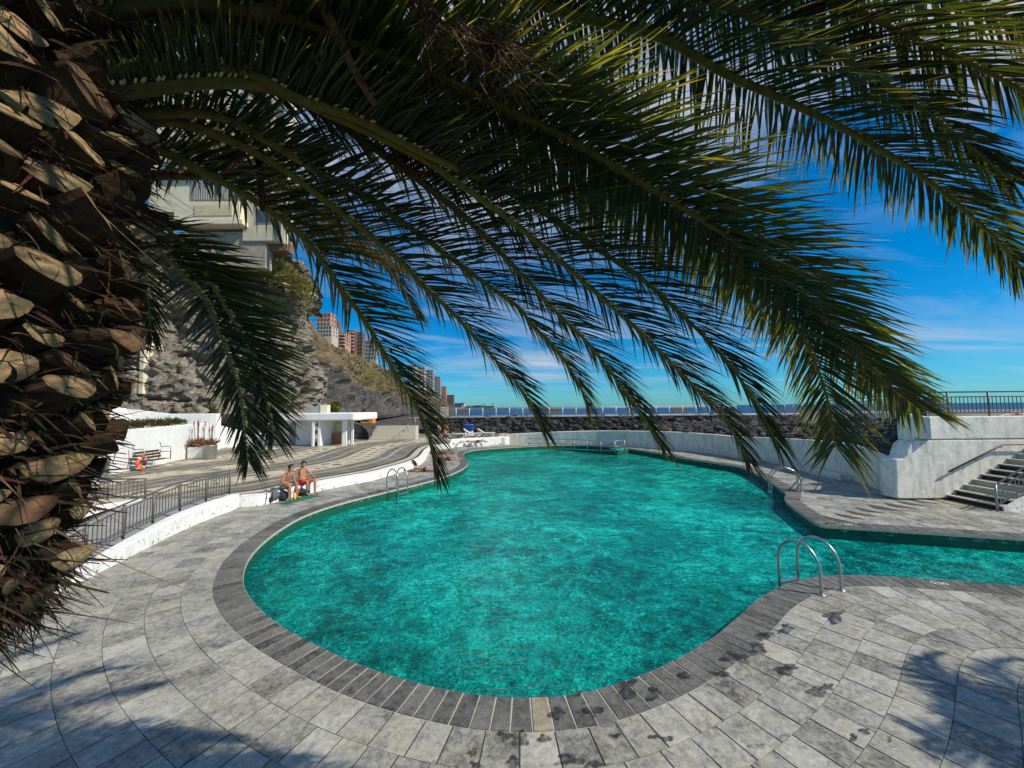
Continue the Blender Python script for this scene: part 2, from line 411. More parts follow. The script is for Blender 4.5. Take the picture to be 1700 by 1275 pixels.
# coping and rings of pavers
def ring(mb, inner, outer, tile, gap, z0, z1, jitter=.25, tones=None, keep=None, mats=(), fan=False):
    if fan:
        NN = normals(inner)
        for _ in range(6): NN = NN + np.roll(NN, 1, 0) + np.roll(NN, -1, 0); NN /= np.linalg.norm(NN, axis=1)[:, None]
        fan_out = inner + NN * .47; outer, inner = inner, fan_out
    k = len(outer); seg = np.linalg.norm(np.roll(outer, -1, 0) - outer, axis=1); L = np.concatenate([[0], np.cumsum(seg)])
    def at(C, LL, s):
        s %= LL[-1]; j = int(np.searchsorted(LL, s, 'right') - 1); j = min(j, len(C) - 1)
        t_ = (s - LL[j]) / max(1e-9, LL[j + 1] - LL[j]); return C[j] * (1 - t_) + C[(j + 1) % len(C)] * t_
    def at_idx(C, Cref, LL, s):
        s %= LL[-1]; j = min(int(np.searchsorted(LL, s, 'right') - 1), len(C) - 1); t_ = (s - LL[j]) / max(1e-9, LL[j + 1] - LL[j]); return C[j] * (1 - t_) + C[(j + 1) % len(C)] * t_
    def nearp(C, p):
        j = int(np.argmin(((C - p) ** 2).sum(1))); best = None
        for a_, b_ in ((C[j - 1], C[j]), (C[j], C[(j + 1) % len(C)])):
            ab = b_ - a_; t_ = min(1, max(0, ((p - a_) @ ab) / max(1e-12, ab @ ab))); q_ = a_ + ab * t_; d_ = ((q_ - p) ** 2).sum()
            if best is None or d_ < best[0]: best = (d_, q_)
        return best[1]
    s = 0
    while s < L[-1] - tile * .5:
        w = min(tile * U(1 - jitter, 1 + jitter), L[-1] - s)
        mid = at(outer, L, s + w / 2)
        if keep is None or keep(mid):
            m_ = 3
            o = [at(outer, L, s + gap * .8 + (w - gap * 1.6) * i / m_) for i in range(m_ + 1)]
            q = [at(inner, L, s + gap / 2 + (w - gap) * i / m_) for i in range(m_ + 1)] if fan else [nearp(inner, p) for p in o]
            if fan: q = [at_idx(inner, outer, L, s + gap / 2 + (w - gap) * i / m_) for i in range(m_ + 1)]
            gq = gap / 2 if fan else gap * .28
            cin = [b + (a - b) / max(1e-6, np.linalg.norm(a - b)) * gq for a, b in zip(o, q)]
            co_ = [a + (b - a) / max(1e-6, np.linalg.norm(a - b)) * gq for a, b in zip(o, q)]
            poly = co_ + cin[::-1]
            dz = U(-.0025, .0025)
            n_ = len(poly)
            vs = [(p[0], p[1], z1 + dz) for p in poly] + [(p[0], p[1], z0) for p in poly]
            fs = [tuple(range(n_))] + [(i, n_ + i, n_ + (i + 1) % n_, (i + 1) % n_) for i in range(n_)]
            a_ = sum(poly[i - 1][0] * poly[i][1] - poly[i][0] * poly[i - 1][1] for i in range(n_))
            if a_ < 0: fs = [tuple(reversed(x)) for x in fs]
            cc_ = poly and np.mean(np.array([tuple(p_) for p_ in poly]), 0); mat = 0
            for g_, mi_ in mats:
                if math.hypot(cc_[0] - g_.x, cc_[1] - g_.y) < .115 + .07 * (tile > .3): mat = mi_
            b0 = len(mb.f); mb.add(vs, fs, mat)
            tv = rnd(); mb.tone += [tv] * (len(mb.f) - b0)
        s += w
vis = lambda p: p[1] > 1.5 and p[0] < 20
cop = MB(); cop.tone = []
C0 = OUT.copy(); C1 = offset(.47, 4)
ring(cop, C0, C1, .195, .017, fan=True, z0=-.075, z1=0.004, jitter=.06, tones=(0, 0), keep=vis, mats=[(G(893, 1185), 1)])
# -.075, 0.004, .06, (0, 0), vis, mats=[(G(893, 1185), 1)])
coping = tag(cop.build('pool_coping', [M['coping'], M['tan_tile']], tone=cop.tone), kind='structure')
bed = MB(); k = len(C0); 
C1n = np.array([C1[np.argmin(((C1 - p) ** 2).sum(1))] for p in C0])
bed.add([(p[0], p[1], -.004) for p in C0] + [(p[0], p[1], -.004) for p in C1n] + [(p[0], p[1], -.07) for p in C0],
        [((i + 1) % k, i, k + i, k + (i + 1) % k) for i in range(k)] + [(i, (i + 1) % k, 2 * k + (i + 1) % k, 2 * k + i) for i in range(k)])
tag(bed.build('coping_mortar', M['joint_light'], coping))
dk = MB(); dk.tone = []; prev = C1
RW = .44
NR = 16
for r_ in range(NR):
    cur = offset(.47 + RW * (r_ + 1), 8 + 2 * r_)
    ring(dk, prev, cur, .385, .011, -.006, 0.0, .14, (0, 0), vis, mats=[(G(1430, 1074), 1)])
    prev = cur
tag(dk.build('pool_deck', [M['deck'], M['tan_tile']], tone=dk.tone), kind='structure')

# basin, water
m, t, o = nt('pool paint with caustics'); n = N(t); co = n.geo()
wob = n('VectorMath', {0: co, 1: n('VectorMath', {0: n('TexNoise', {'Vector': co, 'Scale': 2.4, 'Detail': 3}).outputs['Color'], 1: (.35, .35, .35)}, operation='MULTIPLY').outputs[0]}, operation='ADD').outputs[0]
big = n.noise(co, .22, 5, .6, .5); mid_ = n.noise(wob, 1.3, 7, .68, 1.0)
caustic = n('TexVoronoi', {'Vector': wob, 'Scale': 7.5, 'Smoothness': .6}, feature='SMOOTH_F1').outputs['Distance']
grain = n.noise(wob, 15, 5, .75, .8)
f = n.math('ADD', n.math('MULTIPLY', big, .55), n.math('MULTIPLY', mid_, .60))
f = n.math('ADD', f, n.math('MULTIPLY', n.math('SUBTRACT', caustic, .45), .18))  # caustic light mottling painted into the floor colour
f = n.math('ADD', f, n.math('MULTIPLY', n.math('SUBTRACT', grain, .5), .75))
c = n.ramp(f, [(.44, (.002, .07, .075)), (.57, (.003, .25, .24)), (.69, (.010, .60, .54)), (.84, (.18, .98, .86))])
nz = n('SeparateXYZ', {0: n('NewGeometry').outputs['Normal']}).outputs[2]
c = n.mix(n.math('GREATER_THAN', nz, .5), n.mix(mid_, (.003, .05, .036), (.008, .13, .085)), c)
pz = n('SeparateXYZ', {0: co}).outputs[2]
scum = n.math('MULTIPLY', n.math('GREATER_THAN', pz, -.17), n.math('MULTIPLY', n.ramp(n.noise(co, 5, 5, .7), [(.56, (0, 0, 0)), (.62, (1, 1, 1))]), .6))
c = n.mix(scum, c, (.32, .34, .27))
finish(t, o, n('BsdfPrincipled', {'Base Color': c, 'Roughness': .6, 'Specular IOR Level': .2})); M['pool'] = m
FLOOR = -1.35
mb = MB(); v, f = cdt_fill(wl, [], FLOOR); mb.add(v, f)
k = len(wallc); mb.add([(p[0], p[1], -.05) for p in wallc] + [(p[0], p[1], FLOOR) for p in wallc], [((i + 1) % k, i, k + i, k + (i + 1) % k) for i in range(k)])
tag(mb.build('pool_basin', M['pool']), kind='structure')
m, t, o = nt('pool water'); n = N(t); co = n.geo()
st = n('VectorMath', {0: co, 1: (.75, 1.5, 1)}, operation='MULTIPLY').outputs[0]
h1 = n.noise(st, 1.1, 3, .5, .4); h2 = n.noise(st, 4.5, 4, .55, .6); h3 = n.noise(st, 16, 3, .6, .5)
hh = n.math('ADD', n.math('ADD', n.math('MULTIPLY', h1, 1.1), n.math('MULTIPLY', h2, .5)), n.math('MULTIPLY', h3, .17))
bp = n('Bump', {'Height': hh, 'Strength': .75, 'Distance': .16}).outputs[0]
tr = n('BsdfTransparent', {'Color': (.26, .90, .86, 1)})
gq = n.noise(n('VectorMath', {0: co, 1: (1, .8, 1)}, operation='MULTIPLY').outputs[0], 21, 5, .72, 1.0)  # fine ripple sparkle painted as grains into the water colour
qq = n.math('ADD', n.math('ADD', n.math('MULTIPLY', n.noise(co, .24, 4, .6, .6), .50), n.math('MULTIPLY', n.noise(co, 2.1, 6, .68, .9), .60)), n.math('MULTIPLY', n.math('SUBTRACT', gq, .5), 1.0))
y_tint = n.ramp(n.math('DIVIDE', n('SeparateXYZ', {0: co}).outputs[1], 30.0), [(.12, (.55, .72, .68)), (.36, (1.1, 1.3, 1.3)), (.62, (1.3, 1.5, 1.35)), (.95, (1.1, 1.3, 1.1))])  # water colour darker at the near side, more vivid further out
df = n('BsdfDiffuse', {'Color': n.mix(1.0, y_tint, n.ramp(qq, [(.40, (.001, .05, .055)), (.53, (.002, .20, .195)), (.65, (.006, .55, .47)), (.80, (.07, .98, .82))]), 'MULTIPLY'), 'Normal': bp})
body = n('MixShader', {0: .55, 1: tr.outputs[0], 2: df.outputs[0]})
gl = n('BsdfGlossy', {'Color': (.9, .97, 1, 1), 'Roughness': .06, 'Normal': bp})
fr = n('Fresnel', {'IOR': 1.25, 'Normal': bp}).outputs[0]
mx = n('MixShader', {0: n.math('MINIMUM', n.math('MULTIPLY', fr, .8), .5), 1: body.outputs[0], 2: gl.outputs[0]})
finish(t, o, mx); M['water'] = m
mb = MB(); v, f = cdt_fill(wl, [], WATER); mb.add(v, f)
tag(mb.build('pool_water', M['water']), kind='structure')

# wet footprints and splashes on the stone
m, t, o = nt('wet film'); n = N(t); co = n.geo()
b = n('BsdfPrincipled', {'Base Color': (.018, .018, .018, 1), 'Roughness': .35, 'Specular IOR Level': .35})
al = n.ramp(n.noise(co, 9, 5, .65), [(.36, (.10, .10, .10)), (.60, (.72, .72, .72))])
finish(t, o, n('MixShader', {0: al, 1: n('BsdfTransparent').outputs[0], 2: b.outputs[0]})); M['wet'] = m
mb = MB()
blobs = [(925, 1182, 20, 14), (985, 1180, 20, 13), (1040, 1140, 26, 20), (1065, 1105, 20, 12), (1085, 1152, 16, 12), (1090, 1140, 18, 11), (1135, 1122, 20, 10), (1192, 1118, 18, 8), (1222, 1090, 38, 12), (1258, 1078, 18, 14), (1270, 1054, 20, 8), (1306, 1045, 18, 11), (1340, 1022, 40, 14), (1385, 1020, 22, 16), (1400, 995, 36, 14), (1380, 1002, 24, 9), (1420, 1010, 14, 8), (1310, 1110, 26, 14), (1330, 1130, 18, 12), (1355, 1150, 22, 12), (1375, 1140, 15, 10),
         (838, 1222, 14, 12), (862, 1225, 22, 22), (895, 1245, 20, 22), (905, 1225, 12, 10), (852, 1265, 16, 14), (945, 1262, 34, 13), (990, 1268, 24, 10), (1022, 1221, 12, 6), (1085, 1222, 14, 5), (1105, 1226, 14, 6), (1018, 1222, 8, 5), (1255, 1238, 22, 6), (1322, 1217, 12, 4), (1417, 1222, 9, 8), (1436, 1214, 14, 9), (1478, 1225, 6, 8), (1505, 1105, 8, 3), (960, 1150, 16, 7), (785, 1250, 10, 10), (790, 1270, 14, 8)]
for ib, (bx, by, rx, ry) in enumerate(blobs):
    if ib in (3, 5, 12, 14, 15, 16, 18, 23, 33): continue
    off = Vector((U(-50, 50), U(-50, 50), 0)); nn = 40; pts = []
    for i in range(nn):
        a = 2 * math.pi * i / nn; dv = Vector((math.cos(a), math.sin(a), 0))
        k_ = .66 + .75 * noise.noise(dv * 1.1 + off) + .22 * noise.noise(dv * 2.6 + off) + .10 * noise.noise(dv * 7 + off)
        k_ = max(.25, k_); pts.append(G(bx + rx * k_ * dv.x, by + ry * k_ * dv.y, .009))
    cpt = G(bx, by, .009); mb.add([cpt] + pts, [(0, 1 + (i + 1) % nn, 1 + i) for i in range(nn)])
tag(mb.build('wet_patches', M['wet']), 'dark wet footprints and splashes drying on the stone coping', 'wet patches', kind='stuff')

# ================================================================== LEFT: terrace, low wall, ramp
TZ = .37
base_px = [(397, 842.5), (440, 838), (485, 826), (530, 815.3), (578, 805.7), (626, 796), (655, 787), (680, 779), (700, 770), (707, 762), (712, 754), (724, 747), (752, 744)]
edge = cr([G(*p) for p in base_px], 8)
mb = MB(); ribbon_wall(mb, edge, -.01, TZ + .01, .30)
tag(mb.build('low_wall', M['white']), 'long low curving white wall edging the patterned terrace', 'wall')
# terrace sheet with along / across coordinates for its bands
ext = [edge[0] + Vector((-1.2, -4.5, 0)), edge[0] + Vector((-.3, -1.5, 0))] + [edge[i] for i in range(0, len(edge), 4)] + [edge[-1] + Vector((.6, 5, 0)), edge[-1] + Vector((1, 30, 0))]
extp = resample(ext, step=.25); EX = np.array([(p.x, p.y) for p in extp]); EL_ = np.concatenate([[0], np.cumsum(np.linalg.norm(np.diff(EX, axis=0), axis=1))])
ter_poly = [(p.x, p.y) for p in edge]
rA = Vector((edge[0].x - .1, edge[0].y - .06, TZ)); rB = G(236, 829, TZ); rC = G(95, 853, TZ)
SW = [G(757, 742.5), G(785, 740.5), G(815, 739), G(838, 737.8)]
ter_poly = ter_poly + [(SW[0].x, SW[0].y + .1), (SW[1].x, SW[1].y + .1), (SW[2].x, SW[2].y + .1), (SW[3].x, SW[3].y + .1), (SW[3].x + .3, 46), (-36, 46), (-36, 8)] + [(rC.x - 4, rC.y - 2), (rC.x, rC.y), (rB.x, rB.y), (rA.x, rA.y)]
xs = np.arange(-36, 1, .45); ys = np.arange(7, 47, .45)
inner = [(x, y) for x in xs for y in ys if pip(x, y, ter_poly)]
vs2 = [Vector(p) for p in ter_poly] + [Vector(p) for p in inner]
v2, _, f2, *_ = delaunay_2d_cdt(vs2, [(i, (i + 1) % len(ter_poly)) for i in range(len(ter_poly))], [], 0, 1e-5)
fs = []
for f in f2:
    cx = sum(v2[i].x for i in f) / 3; cy = sum(v2[i].y for i in f) / 3
    if pip(cx, cy, ter_poly):
        a = sum(v2[f[i - 1]].x * v2[f[i]].y - v2[f[i]].x * v2[f[i - 1]].y for i in range(len(f)))
        fs.append(tuple(f) if a > 0 else tuple(reversed(f)))
mb = MB(); mb.add([(p.x, p.y, TZ) for p in v2], fs)
m, t, o = nt('terrace mosaic'); n = N(t); co = n.geo()
uvn = n('UVMap', uv_map='bands'); sp_ = n('SeparateXYZ', {0: uvn.outputs[0]}); uu, vv = sp_.outputs[0], sp_.outputs[1]
gr = n.ramp(n.noise(co, 1.4, 7, .65), [(.35, (.12, .11, .098)), (.7, (.25, .235, .20))])
tone_u = n('TexWhiteNoise', {'Vector': n('CombineXYZ', {0: n.math('FLOOR', n.math('MULTIPLY', uu, 1.6)), 1: n.math('FLOOR', n.math('MULTIPLY', vv, 2.4)), 2: 0.0})}, noise_dimensions='2D').outputs[0]
gr = n.mix(.55, gr, n.ramp(tone_u, [(0, (.55, .55, .53)), (1, (1.25, 1.22, 1.1))]), 'MULTIPLY')
creamc = n.ramp(n.noise(co, 2.2, 6, .65), [(.35, (.40, .35, .245)), (.7, (.60, .53, .39))])
darkc = n.ramp(n.noise(co, 3, 5, .6), [(.35, (.04, .037, .034)), (.7, (.10, .09, .08))])
per = n.math('FRACT', n.math('DIVIDE', n.math('SUBTRACT', vv, 1.5), 4.2))
bandm = n.ramp(per, [(0, (0, 0, 0)), (.36, (1, 1, 1)), (.74, (0, 0, 0))], 'CONSTANT')
lines = n.ramp(per, [(0, (0, 0, 0)), (.12, (1, 1, 1)), (.17, (0, 0, 0)), (.30, (1, 1, 1)), (.35, (0, 0, 0)), (.74, (.0, .0, .0)), (.86, (1, 1, 1)), (.90, (0, 0, 0))], 'CONSTANT')
fu = n.math('ABSOLUTE', n.math('SUBTRACT', n.math('FRACT', n.math('DIVIDE', uu, 1.15)), .5))
fv = n.math('ABSOLUTE', n.math('DIVIDE', n.math('SUBTRACT', per, .55), .19))
fv2 = n.math('ABSOLUTE', n.math('SUBTRACT', fv, .45))
dia = n.math('LESS_THAN', n.math('ADD', n.math('MULTIPLY', fu, 3.4), n.math('MULTIPLY', fv2, 2.2)), .8)
c = n.mix(bandm, gr, n.mix(n.math('MULTIPLY', dia, .85), creamc, darkc))
c = n.mix(n.math('MULTIPLY', lines, .6), c, creamc)
eb = n.ramp(n.math('DIVIDE', vv, 1.6), [(0, (.6, .6, .6)), (.17, (0, 0, 0)), (.28, (1, 1, 1)), (.52, (0, 0, 0)), (.70, (.4, .4, .4))], 'CONSTANT')
edc = n.mix(eb, darkc, creamc)
c = n.mix(n.math('LESS_THAN', vv, 1.25), c, edc)
finish(t, o, n('BsdfPrincipled', {'Base Color': c, 'Roughness': .75, 'Specular IOR Level': .25, 'Normal': n.bump(n.noise(co, 12, 5), .25, .01)})); M['terrace'] = m
ter = tag(mb.build('terrace', M['terrace']), kind='structure')
uvl = ter.data.uv_layers.new(name='bands'); lv = [0] * len(ter.data.loops); ter.data.loops.foreach_get('vertex_index', lv)
VV = np.array([(q.co.x, q.co.y) for q in ter.data.vertices]); UVs = np.zeros((len(VV), 2))
for i in range(len(VV)):
    d = EX - VV[i]; j = int(np.argmin((d ** 2).sum(1))); j = min(max(j, 1), len(EX) - 2)
    T = EX[j + 1] - EX[j - 1]; T /= np.linalg.norm(T); w = VV[i] - EX[j]
    UVs[i] = (EL_[j] + w @ T, abs(w @ np.array([-T[1], T[0]])))
uvl.data.foreach_set('uv', UVs[lv].ravel())

# ramp, its near wall and railings
rw_px = [(92, 989), (150, 958), (200, 933), (250, 907), (300, 882), (350, 861), (397, 843)]
rw = cr([G(*p) for p in rw_px], 6)
tops = [(92, 984), (150, 943), (200, 910), (250, 882), (300, 855), (350, 835), (397, 820)]
toph = [P(px, py, G(*q).y).z for (px, py), q in zip(tops, rw_px)]
tz = np.interp(np.linspace(0, 1, len(rw)), np.linspace(0, 1, len(toph)), [max(.06, x) for x in toph])
mb = MB(); ribbon_wall(mb, rw, -.01, [float(x) for x in tz], .28)
tag(mb.build('ramp_wall', M['white']), 'rising white wall beside the ramp under the curved grey railing', 'wall')
mb = MB(); lw = [(p.x - .05, p.y) for p in rw]; nq = len(lw)
fp = [Vector(rC).lerp(Vector(rB), i / (nq - 1)) for i in range(nq)]
mb.add([(p[0], p[1], .012 + (TZ - .02) * (i / (nq - 1)) ** 1.2) for i, p in enumerate(lw)] + [(p.x + .02, p.y, .012 + (TZ - .02) * (i / (nq - 1)) ** 1.2) for i, p in enumerate(fp)],
       [(i, i + 1, nq + i + 1, nq + i) for i in range(nq - 1)])
tag(mb.build('ramp', M['concrete']), kind='structure')
mb = MB(); far_w = [Vector((rC.x, rC.y, 0)), Vector((rB.x, rB.y, 0))]
far_w = [far_w[0] + (far_w[0] - far_w[1]) * 1.2] + far_w
ribbon_wall(mb, far_w, 0, TZ + .02, .2)
tag(mb.build('terrace_wall', M['white']), 'low white wall beyond the ramp holding up the terrace', 'wall')

def railing(name, label, path, h, post_step, bal_step, mat, group=None, rails=(1.0, .86, .12), pr=.03, rr=.024, br=.012, post_up=0, cat='railing', bal=(.12, .86), maxbal=100):
    path = [Vector(p) for p in path]; root = empty(name, path[0], label, cat, group)
    for q in rails:
        mb = MB(); mb.tube([p + Vector((0, 0, h * q)) for p in path], rr if q >= .99 else rr * .75, 8)
        mb.build('top_rail' if q >= .99 else 'rail', mat, root, smooth=True)
    mb = MB(); mb.tube([path[0], path[0] + Vector((0, 0, h + post_up))], pr, 10)
    p0 = mb.build('post', mat, root, smooth=True)
    pts = resample(path, step=post_step)
    for q in pts[1:]: copyto(p0, root, q - path[0])
    if bal_step:
        b0 = None; pts = resample(path, step=bal_step); pts = pts[1:-1]; one = pts[:maxbal]; rest = pts[maxbal:]
        mb = MB(); mb.tube([path[0] + Vector((0, 0, h * bal[0])), path[0] + Vector((0, 0, h * bal[1]))], br, 6)
        b0 = mb.build('baluster', mat, root); b0.location = one[0] - path[0]
        for q in one[1:]: copyto(b0, root, q - path[0])
        if rest:
            mb = MB()
            for q in rest: mb.tube([q + Vector((0, 0, h * bal[0])), q + Vector((0, 0, h * bal[1]))], br, 6)
            tag(mb.build('balusters', mat, root), kind='stuff')
    return root
def wall_top(pts, hs, dx): return [Vector((p.x, p.y, z)) + Vector(dx) for p, z in zip(pts, hs)]
rp = wall_top(rw, tz, (-.42, .1, -.02)); rp[0].z -= .04
railing('ramp_railing', 'curved grey railing climbing along the white ramp wall', rp, .80, 1.05, .12, M['paint_metal'], maxbal=100)
r2a = P(116, 829, G(236, 829, TZ).y); r2 = [Vector((r2a.x, r2a.y, TZ)), Vector((rB.x, rB.y, TZ))]
railing('terrace_railing', 'short straight grey railing on the terrace past the ramp', [r2[0], r2[1] + Vector((0, .1, 0))], .66, 1.15, .13, M['paint_metal'])

# ================================================================== LEFT BACK: white walls, planter, bench, bins
def line_px(a, b, z): return G(*a, z), G(*b, z)
w1a, w1b = line_px((148, 793), (309, 761.5), TZ)
w1a = w1a + (w1a - w1b) * .8
h1a = zat(165, 718.6, G(165, 788, TZ).y); h1b = zat(313, 704.7, w1b.y)
mb = MB(); pts = resample([w1a, w1a.lerp(w1b, .5) + Vector((.3, -.3, 0)), w1b, w1b + Vector((-.8, 2.6, 0))], n=24)
hh = np.linspace(h1a, h1b, len(pts)); ribbon_wall(mb, pts, TZ - .05, [float(x) for x in hh], .45)
tag(mb.build('planter_wall', M['white']), 'tall white wall behind the bench with plants on top', 'wall')
Yw2 = w1b.y + 4.5
w2 = [P(120, 700, Yw2 - 3.5), P(200, 700, Yw2 - 1.2), P(280, 700, Yw2), P(359, 700, Yw2 + .8), P(366, 700, Yw2 + 1.6)]
w2h = [zat(120, 664, Yw2 - 3.5), zat(200, 677, Yw2 - 1.2), zat(280, 687, Yw2), zat(359, 686.5, Yw2 + .8), zat(366, 687, Yw2 + 1.6)]
w2s = cr(w2, 5); w2z = np.interp(np.linspace(0, 1, len(w2s)), np.linspace(0, 1, 5), w2h)
mb = MB(); ribbon_wall(mb, w2s, TZ - .05, [float(x) for x in w2z], .35)
tag(mb.build('upper_wall', M['white']), 'white wall rising behind the planted wall below the cliff', 'wall')
w3 = [P(352, 750, Yw2 + 1.4), P(400, 750, Yw2 + 3.2), P(440, 750, Yw2 + 3.6), P(472, 750, Yw2 + 4)]
w3z = [zat(352, 702, Yw2 + 1.4), zat(400, 715, Yw2 + 3.2), zat(440, 721, Yw2 + 3.6), zat(472, 729, Yw2 + 4)]
w3s = cr(w3, 5); w3zz = np.interp(np.linspace(0, 1, len(w3s)), np.linspace(0, 1, 4), w3z)
mb = MB(); ribbon_wall(mb, w3s, TZ - .05, [float(x) for x in w3zz], .35)
tag(mb.build('side_wall', M['white']), 'short stepped white wall left of the changing house', 'wall')

def leafy(mb, c, r, n_, ln, wd, cols, up=.5, squash=.7):
    for _ in range(n_):
        d = Vector((U(-1, 1), U(-1, 1), U(-.4, 1))).normalized() * (rnd() ** .4)
        p = Vector(c) + Vector((d.x * r, d.y * r, d.z * r * squash))
        q = (d + Vector((U(-.6, .6), U(-.6, .6), up + U(-.3, .5)))).normalized(); s_ = q.cross(Vector((U(-1, 1), U(-1, 1), U(-1, 1)))).normalized() * wd * U(.6, 1.3)
        l = ln * U(.6, 1.3); k = U(.6, 1.25); cc = random.choice(cols); cc = tuple(x * k for x in cc)
        mb.add([p - s_ * .3, p + q * l * .5 - s_, p + q * l, p + q * l * .5 + s_], [(0, 1, 2, 3)], 0, cc)
GREENS = [(.06, .085, .025), (.09, .11, .03), (.13, .12, .045), (.04, .06, .02)]
DRY = [(.20, .16, .06), (.15, .13, .05), (.09, .10, .035), (.26, .19, .09)]
mb = MB()
for i in range(26):
    px = 188 + 112 * i / 25; Y = w1b.y + 1.4 - (1 - i / 25) * 3.0; p = P(px, 700, Y)
    zt = np.interp(px, [165, 313], [h1a, h1b])
    leafy(mb, (p.x, p.y, zt + U(-.05, .12)), U(.25, .5), 120, .22, .025, GREENS + DRY[:2])
shr = mb.build('shrub_bed', M['scrub']); tag(shr, 'green and straw coloured shrubs growing along the planted white wall', 'shrubs', kind='stuff')
# planter trough with aloe flowers, grey bin
pa, pb = G(305, 763, TZ), G(341, 761, TZ); pl = (pb - pa).length
root = empty('planter_trough', pa, 'white trough of reddish spiky plants at the wall end', 'planter')
mb = MB(); ctr = (pa + pb) / 2 + Vector((0, .45, 0)); mb.box((ctr.x, ctr.y, TZ + .36), (pl, .8, .72), mi=0); mb.build('trough', M['white'], root, bevel=.04)
mb = MB()
for i in range(420):
    c0 = Vector((ctr.x + U(-.5, .62) * pl * 1.0, ctr.y + U(-.4, .4), TZ + .70)); d = Vector((U(-.8, .8), U(-.8, .8), U(.5, 1.2))).normalized(); l = U(.35, .75); s_ = d.cross(Vector((U(-1, 1), U(-1, 1), .2))).normalized() * .035
    k = U(.6, 1.3); cc = random.choice([(.22, .08, .05), (.16, .07, .04), (.28, .13, .08), (.12, .09, .04)]); cc = tuple(x * k for x in cc)
    mb.add([c0 - s_, c0 + s_, c0 + d * l * .6 + s_ * .6, c0 + d * l + Vector((0, 0, -.05)), c0 + d * l * .6 - s_ * .6], [(0, 1, 2, 3, 4)], 0, cc)
mb.build('foliage', M['scrub'], root)
mb = MB()
for i in range(9):
    c0 = Vector((ctr.x + U(-.4, .5) * pl, ctr.y + U(-.3, .3), TZ + .9)); tp = c0 + Vector((U(-.1, .1), U(-.1, .1), U(.7, 1.25)))
    mb.tube([c0, tp], .018, 5, col=(.20, .12, .08)); mb.tube([tp, tp + Vector((0, 0, .28))], [.045, .012], 6, col=(.33, .09, .06))
mb.build('flower_stalks', M['boot'], root)
bp_ = G(348, 762, TZ)
root = empty('litter_bin', bp_, 'smooth round grey bin beside the white planter trough', 'bin')
mb = MB(); mb.lathe([(.30, 0), (.34, .05), (.36, .78), (.38, .82), (.33, .82), (.31, .70)], (bp_.x, bp_.y, TZ)); mb.build('bin_body', M['metal'], root, smooth=True)
mb = MB(); mb.lathe([(.31, .68), (.30, .70)], (bp_.x, bp_.y, TZ)); mb.build('bin_opening', M['dark'], root)
cb = G(157, 805, TZ)
root = empty('ribbed_bin', cb, 'ribbed grey metal bin standing behind the short railing', 'bin')
mb = MB(); prof = [(.36, 0)]
for i in range(9): z = .05 + i * .09; prof += [(.38, z), (.41, z + .03), (.38, z + .06)]
prof += [(.42, .88), (.42, .92), (.36, .92)]
mb.lathe(prof, (cb.x, cb.y, TZ), 28); mb.build('bin_body', M['metal'], root, smooth=True)
mb = MB(); mb.lathe([(.37, .80), (.36, .82)], (cb.x, cb.y, TZ)); mb.build('bin_opening', M['dark'], root)
# bench
ba, bb = G(240, 781.5, TZ), G(281, 774, TZ); bd = (bb - ba).normalized(); L_ = 1.5; bc = (ba + bb) / 2; back_d = Vector((-bd.y, bd.x, 0))
root = empty('park_bench', bc, 'slatted dark wood bench with metal arms against the white wall', 'bench')
rz = math.atan2(bd.y, bd.x)
mb = MB()
for i in range(4): q = bc + back_d * (.06 + i * .11); mb.box((q.x, q.y, TZ + .43), (L_, .09, .03), rz)
mb.build('seat', M['wood'], root)
mb = MB()
for i in range(3): q = bc + back_d * (.47 + i * .05); mb.box((q.x, q.y, TZ + .56 + i * .14), (L_, .03, .11), rz)
mb.build('backrest', M['wood'], root)
for s_ in (-1, 1):
    e_ = bc + bd * s_ * (L_ / 2 + .03); mb = MB()
    mb.tube([e_ + Vector((0, 0, TZ)), e_ + Vector((0, 0, TZ + .62)), e_ + back_d * .1 + Vector((0, 0, TZ + .68)), e_ + back_d * .5 + Vector((0, 0, TZ + .66)), e_ + back_d * .58 + Vector((0, 0, TZ + .92))], .022, 8)
    mb.tube([e_ + back_d * .62 + Vector((0, 0, TZ)), e_ + back_d * .46 + Vector((0, 0, TZ + .66))], .022, 8); mb.tube([e_ + Vector((0, 0, TZ + .4)), e_ + back_d * .5 + Vector((0, 0, TZ + .4))], .018, 8)
    mb.build('bench_arm', M['metal'], root, smooth=True)
# life ring leaning on the bench end
lc = G(236, 781, TZ); root = empty('lifebuoy', lc, 'orange and white ring buoy propped at the end of the bench', 'lifebuoy')
cc = lc + Vector((-.02, -.05, .36)); ringp = []
ax1 = Vector((-.29, .95, 0)).normalized(); ax2 = Vector((-.05, .18, 1)).normalized()
for i in range(32): a = 2 * math.pi * i / 32; ringp.append(cc + (ax1 * math.cos(a) + ax2 * math.sin(a)) * .29)
mb = MB(); mb.tube(ringp, .075, 12, closed=True); mb.build('ring', M['orange'], root, smooth=True)
for q in range(4):
    mb = MB(); mb.tube([ringp[(q * 8 + 3 + i) % 32] for i in range(2)], .082, 12); mb.build('white_band', M['white_cloth'], root, smooth=True)

